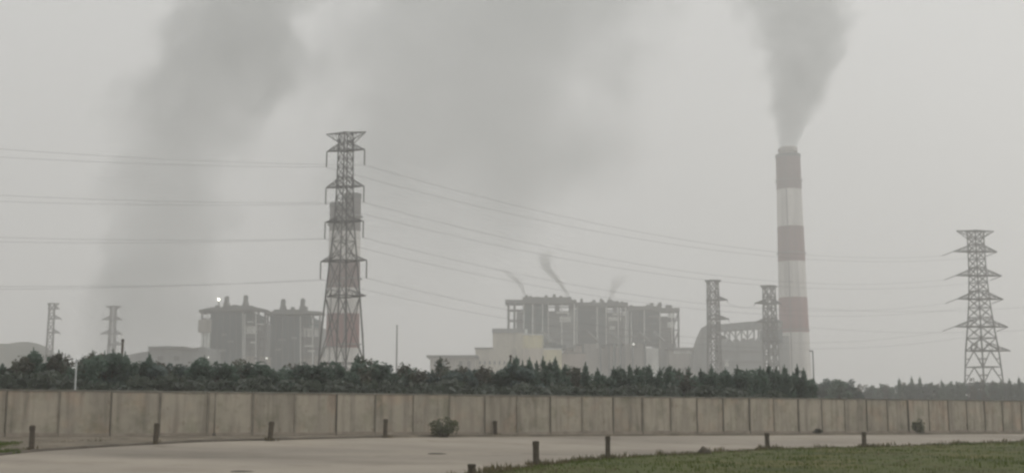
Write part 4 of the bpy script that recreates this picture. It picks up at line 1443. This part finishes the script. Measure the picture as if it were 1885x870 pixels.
# ------------------------------------------------------------------ smoke
def plume(name, label, d, pts_px, dens, col, nscale, k_noise, soft=(1.0, 0.35), seed=0.0, depth=1.0, absorb=None):
    """pts_px: (x centre, y, half width) from the foot up, in picture points at distance d"""
    P = [(W(x, y, d), r_ * d / F) for x, y, r_ in pts_px]
    foot = P[0][0]
    z0, z1 = P[0][0].z, P[-1][0].z
    root = Vector((foot.x, d, z0))
    Z = [(p.z - z0) / (z1 - z0) for p, r_ in P]
    X = [p.x - foot.x for p, r_ in P]
    Rr = [r_ for p, r_ in P]
    m = MB()
    n, mm = 20, 24
    for i in range(mm + 1):
        t = i / mm
        cx, rad = float(np.interp(t, Z, X)), float(np.interp(t, Z, Rr)) * 1.22
        for k in range(n):
            th = 2 * math.pi * k / n
            m.v.append((cx + rad * math.cos(th), rad * depth * math.sin(th), t * (z1 - z0)))
    for i in range(mm):
        for k in range(n):
            j = (k + 1) % n
            m.f.append((i * n + k, i * n + j, (i + 1) * n + j, (i + 1) * n + k))
    m.f.append(tuple(k for k in reversed(range(n)))); m.f.append(tuple(mm * n + k for k in range(n)))
    ma = bpy.data.materials.new(name + "_volume"); ma.use_nodes = True
    t_ = ma.node_tree; t_.nodes.clear()
    out = t_.nodes.new("ShaderNodeOutputMaterial")
    pv = t_.nodes.new("ShaderNodeVolumePrincipled")
    pv.inputs["Color"].default_value = (*col, 1)
    pv.inputs["Anisotropy"].default_value = 0.2
    t_.links.new(pv.outputs[0], out.inputs["Volume"])
    tc = t_.nodes.new("ShaderNodeTexCoord"); sp = t_.nodes.new("ShaderNodeSeparateXYZ")
    t_.links.new(tc.outputs["Object"], sp.inputs[0])
    def mth(op, a_, b_=None, clamp=False):
        nd = t_.nodes.new("ShaderNodeMath"); nd.operation = op; nd.use_clamp = clamp
        for i, s in enumerate((a_, b_)):
            if s is None: continue
            if isinstance(s, (int, float)): nd.inputs[i].default_value = s
            else: t_.links.new(s, nd.inputs[i])
        return nd.outputs[0]
    tt = mth('DIVIDE', sp.outputs["Z"], z1 - z0, True)
    def curve(vals):
        lo, hi = min(vals), max(vals)
        if hi - lo < 1e-4: hi = lo + 1e-3
        fc = t_.nodes.new("ShaderNodeFloatCurve")
        c = fc.mapping.curves[0]
        while len(c.points) > 2: c.points.remove(c.points[1])
        ys = [(v - lo) / (hi - lo) for v in vals]
        c.points[0].location = (Z[0], ys[0]); c.points[1].location = (Z[-1], ys[-1])
        for zz, yy in list(zip(Z, ys))[1:-1]:
            c.points.new(zz, yy)
        fc.mapping.update()
        t_.links.new(tt, fc.inputs["Value"])
        return mth('ADD', mth('MULTIPLY', fc.outputs[0], hi - lo), lo)
    cx, rad = curve(X), curve(Rr)
    dx = mth('SUBTRACT', sp.outputs["X"], cx)
    dy = mth('DIVIDE', sp.outputs["Y"], depth)
    dist = mth('DIVIDE', mth('SQRT', mth('ADD', mth('MULTIPLY', dx, dx), mth('MULTIPLY', dy, dy))), rad)
    mp = t_.nodes.new("ShaderNodeMapping")
    mp.inputs["Location"].default_value = (seed, seed * 1.7, 0)
    t_.links.new(tc.outputs["Object"], mp.inputs[0])
    no = t_.nodes.new("ShaderNodeTexNoise")
    no.inputs["Scale"].default_value = nscale; no.inputs["Detail"].default_value = 5.0; no.inputs["Roughness"].default_value = .66
    t_.links.new(mp.outputs[0], no.inputs["Vector"])
    dist = mth('ADD', dist, mth('MULTIPLY', mth('SUBTRACT', no.outputs["Fac"], 0.5), k_noise))
    mr = t_.nodes.new("ShaderNodeMapRange"); mr.interpolation_type = 'SMOOTHSTEP'
    mr.inputs[1].default_value = soft[0]; mr.inputs[2].default_value = soft[1]
    mr.inputs[3].default_value = 0.0; mr.inputs[4].default_value = 1.0
    t_.links.new(dist, mr.inputs[0])
    # thinner as it widens
    thin = mth('POWER', mth('DIVIDE', max(Rr), rad), 0.85) if isinstance(dens, (int, float)) else None
    if thin is not None:
        de = mth('MULTIPLY', mr.outputs[0], mth('MULTIPLY', thin, dens))
    else:
        de = mth('MULTIPLY', mr.outputs[0], curve(list(dens)))
    t_.links.new(de, pv.inputs["Density"])
    o = m.build(name, ma, None, False)
    o.location = root
    tag(o, label, "smoke", "smoke plumes")
    return o
SM = (0.31, 0.35, 0.345)
plume("smoke_plume", "grey smoke plume pouring up and out of the big striped chimney", 900, [(1451, 270, 17), (1452, 250, 22), (1459, 215, 40), (1469, 160, 62), (1478, 100, 86), (1470, 40, 106), (1466, -30, 124), (1462, -70, 130)],
      [0.07, 0.062, 0.033, 0.023, 0.0178, 0.0142, 0.0125, 0.0125], SM, 0.045, 2.1, (0.96, 0.80), 3.0)
plume("smoke_plume", "broad dark smoke column rising behind the trees at the left", 960, [(275, 690, 100), (278, 560, 118), (282, 480, 120), (305, 400, 125), (322, 300, 130), (345, 210, 155), (420, 120, 160), (445, 40, 150), (450, -70, 150)],
      [0.008, 0.0085, 0.0085, 0.0084, 0.0088, 0.0095, 0.013, 0.015, 0.015], SM, 0.018, 2.3, (0.98, 0.72), 11.0, 0.8)
plume("smoke_plume", "wide thin veil of smoke spreading above the twin slim chimneys", 1090, [(760, 560, 130), (780, 480, 190), (810, 400, 270), (840, 300, 330), (850, 200, 340), (890, 100, 370), (920, 0, 400), (930, -70, 420)],
      [0.001, 0.002, 0.003, 0.0042, 0.005, 0.006, 0.007, 0.0075], SM, 0.012, 3.0, (1.05, 0.5), 27.0, 0.6)
g = "wisps"
plume("smoke_wisp", "thin dark wisp drifting from the left end of the main boiler roof", 835, [(966, 548, 3), (963, 535, 5), (955, 520, 8), (942, 508, 10), (925, 494, 13)], [.24, .24, .17, .11, .03], (.45, .46, .44), 0.12, .8, seed=5)
plume("smoke_wisp", "dark wisp curling off the main boiler roof, stronger of the three", 840, [(1047, 548, 4), (1040, 534, 6), (1026, 515, 9), (1012, 500, 12), (1003, 482, 17), (1008, 462, 24)], [.3, .3, .24, .16, .08, .015], (.45, .46, .44), 0.12, .8, seed=8)
plume("smoke_wisp", "faint wisp above the roof of the middle boiler house", 865, [(1122, 556, 4), (1126, 540, 8), (1134, 525, 13), (1142, 508, 20)], [.16, .13, .07, .015], (.45, .46, .44), 0.12, .8, seed=9)

# ------------------------------------------------------------------ haze
hz = MB().box(-1400, 1400, -300, 1800, -2.0, 470)
hm = bpy.data.materials.new("haze_air"); hm.use_nodes = True
t_ = hm.node_tree; t_.nodes.clear()
out = t_.nodes.new("ShaderNodeOutputMaterial"); pv = t_.nodes.new("ShaderNodeVolumePrincipled")
pv.inputs["Color"].default_value = (0.968, 0.969, 0.962, 1)
pv.inputs["Density"].default_value = HAZE
pv.inputs["Anisotropy"].default_value = 0.42
t_.links.new(pv.outputs[0], out.inputs["Volume"])
tag(hz.build("haze", hm), kind="stuff")
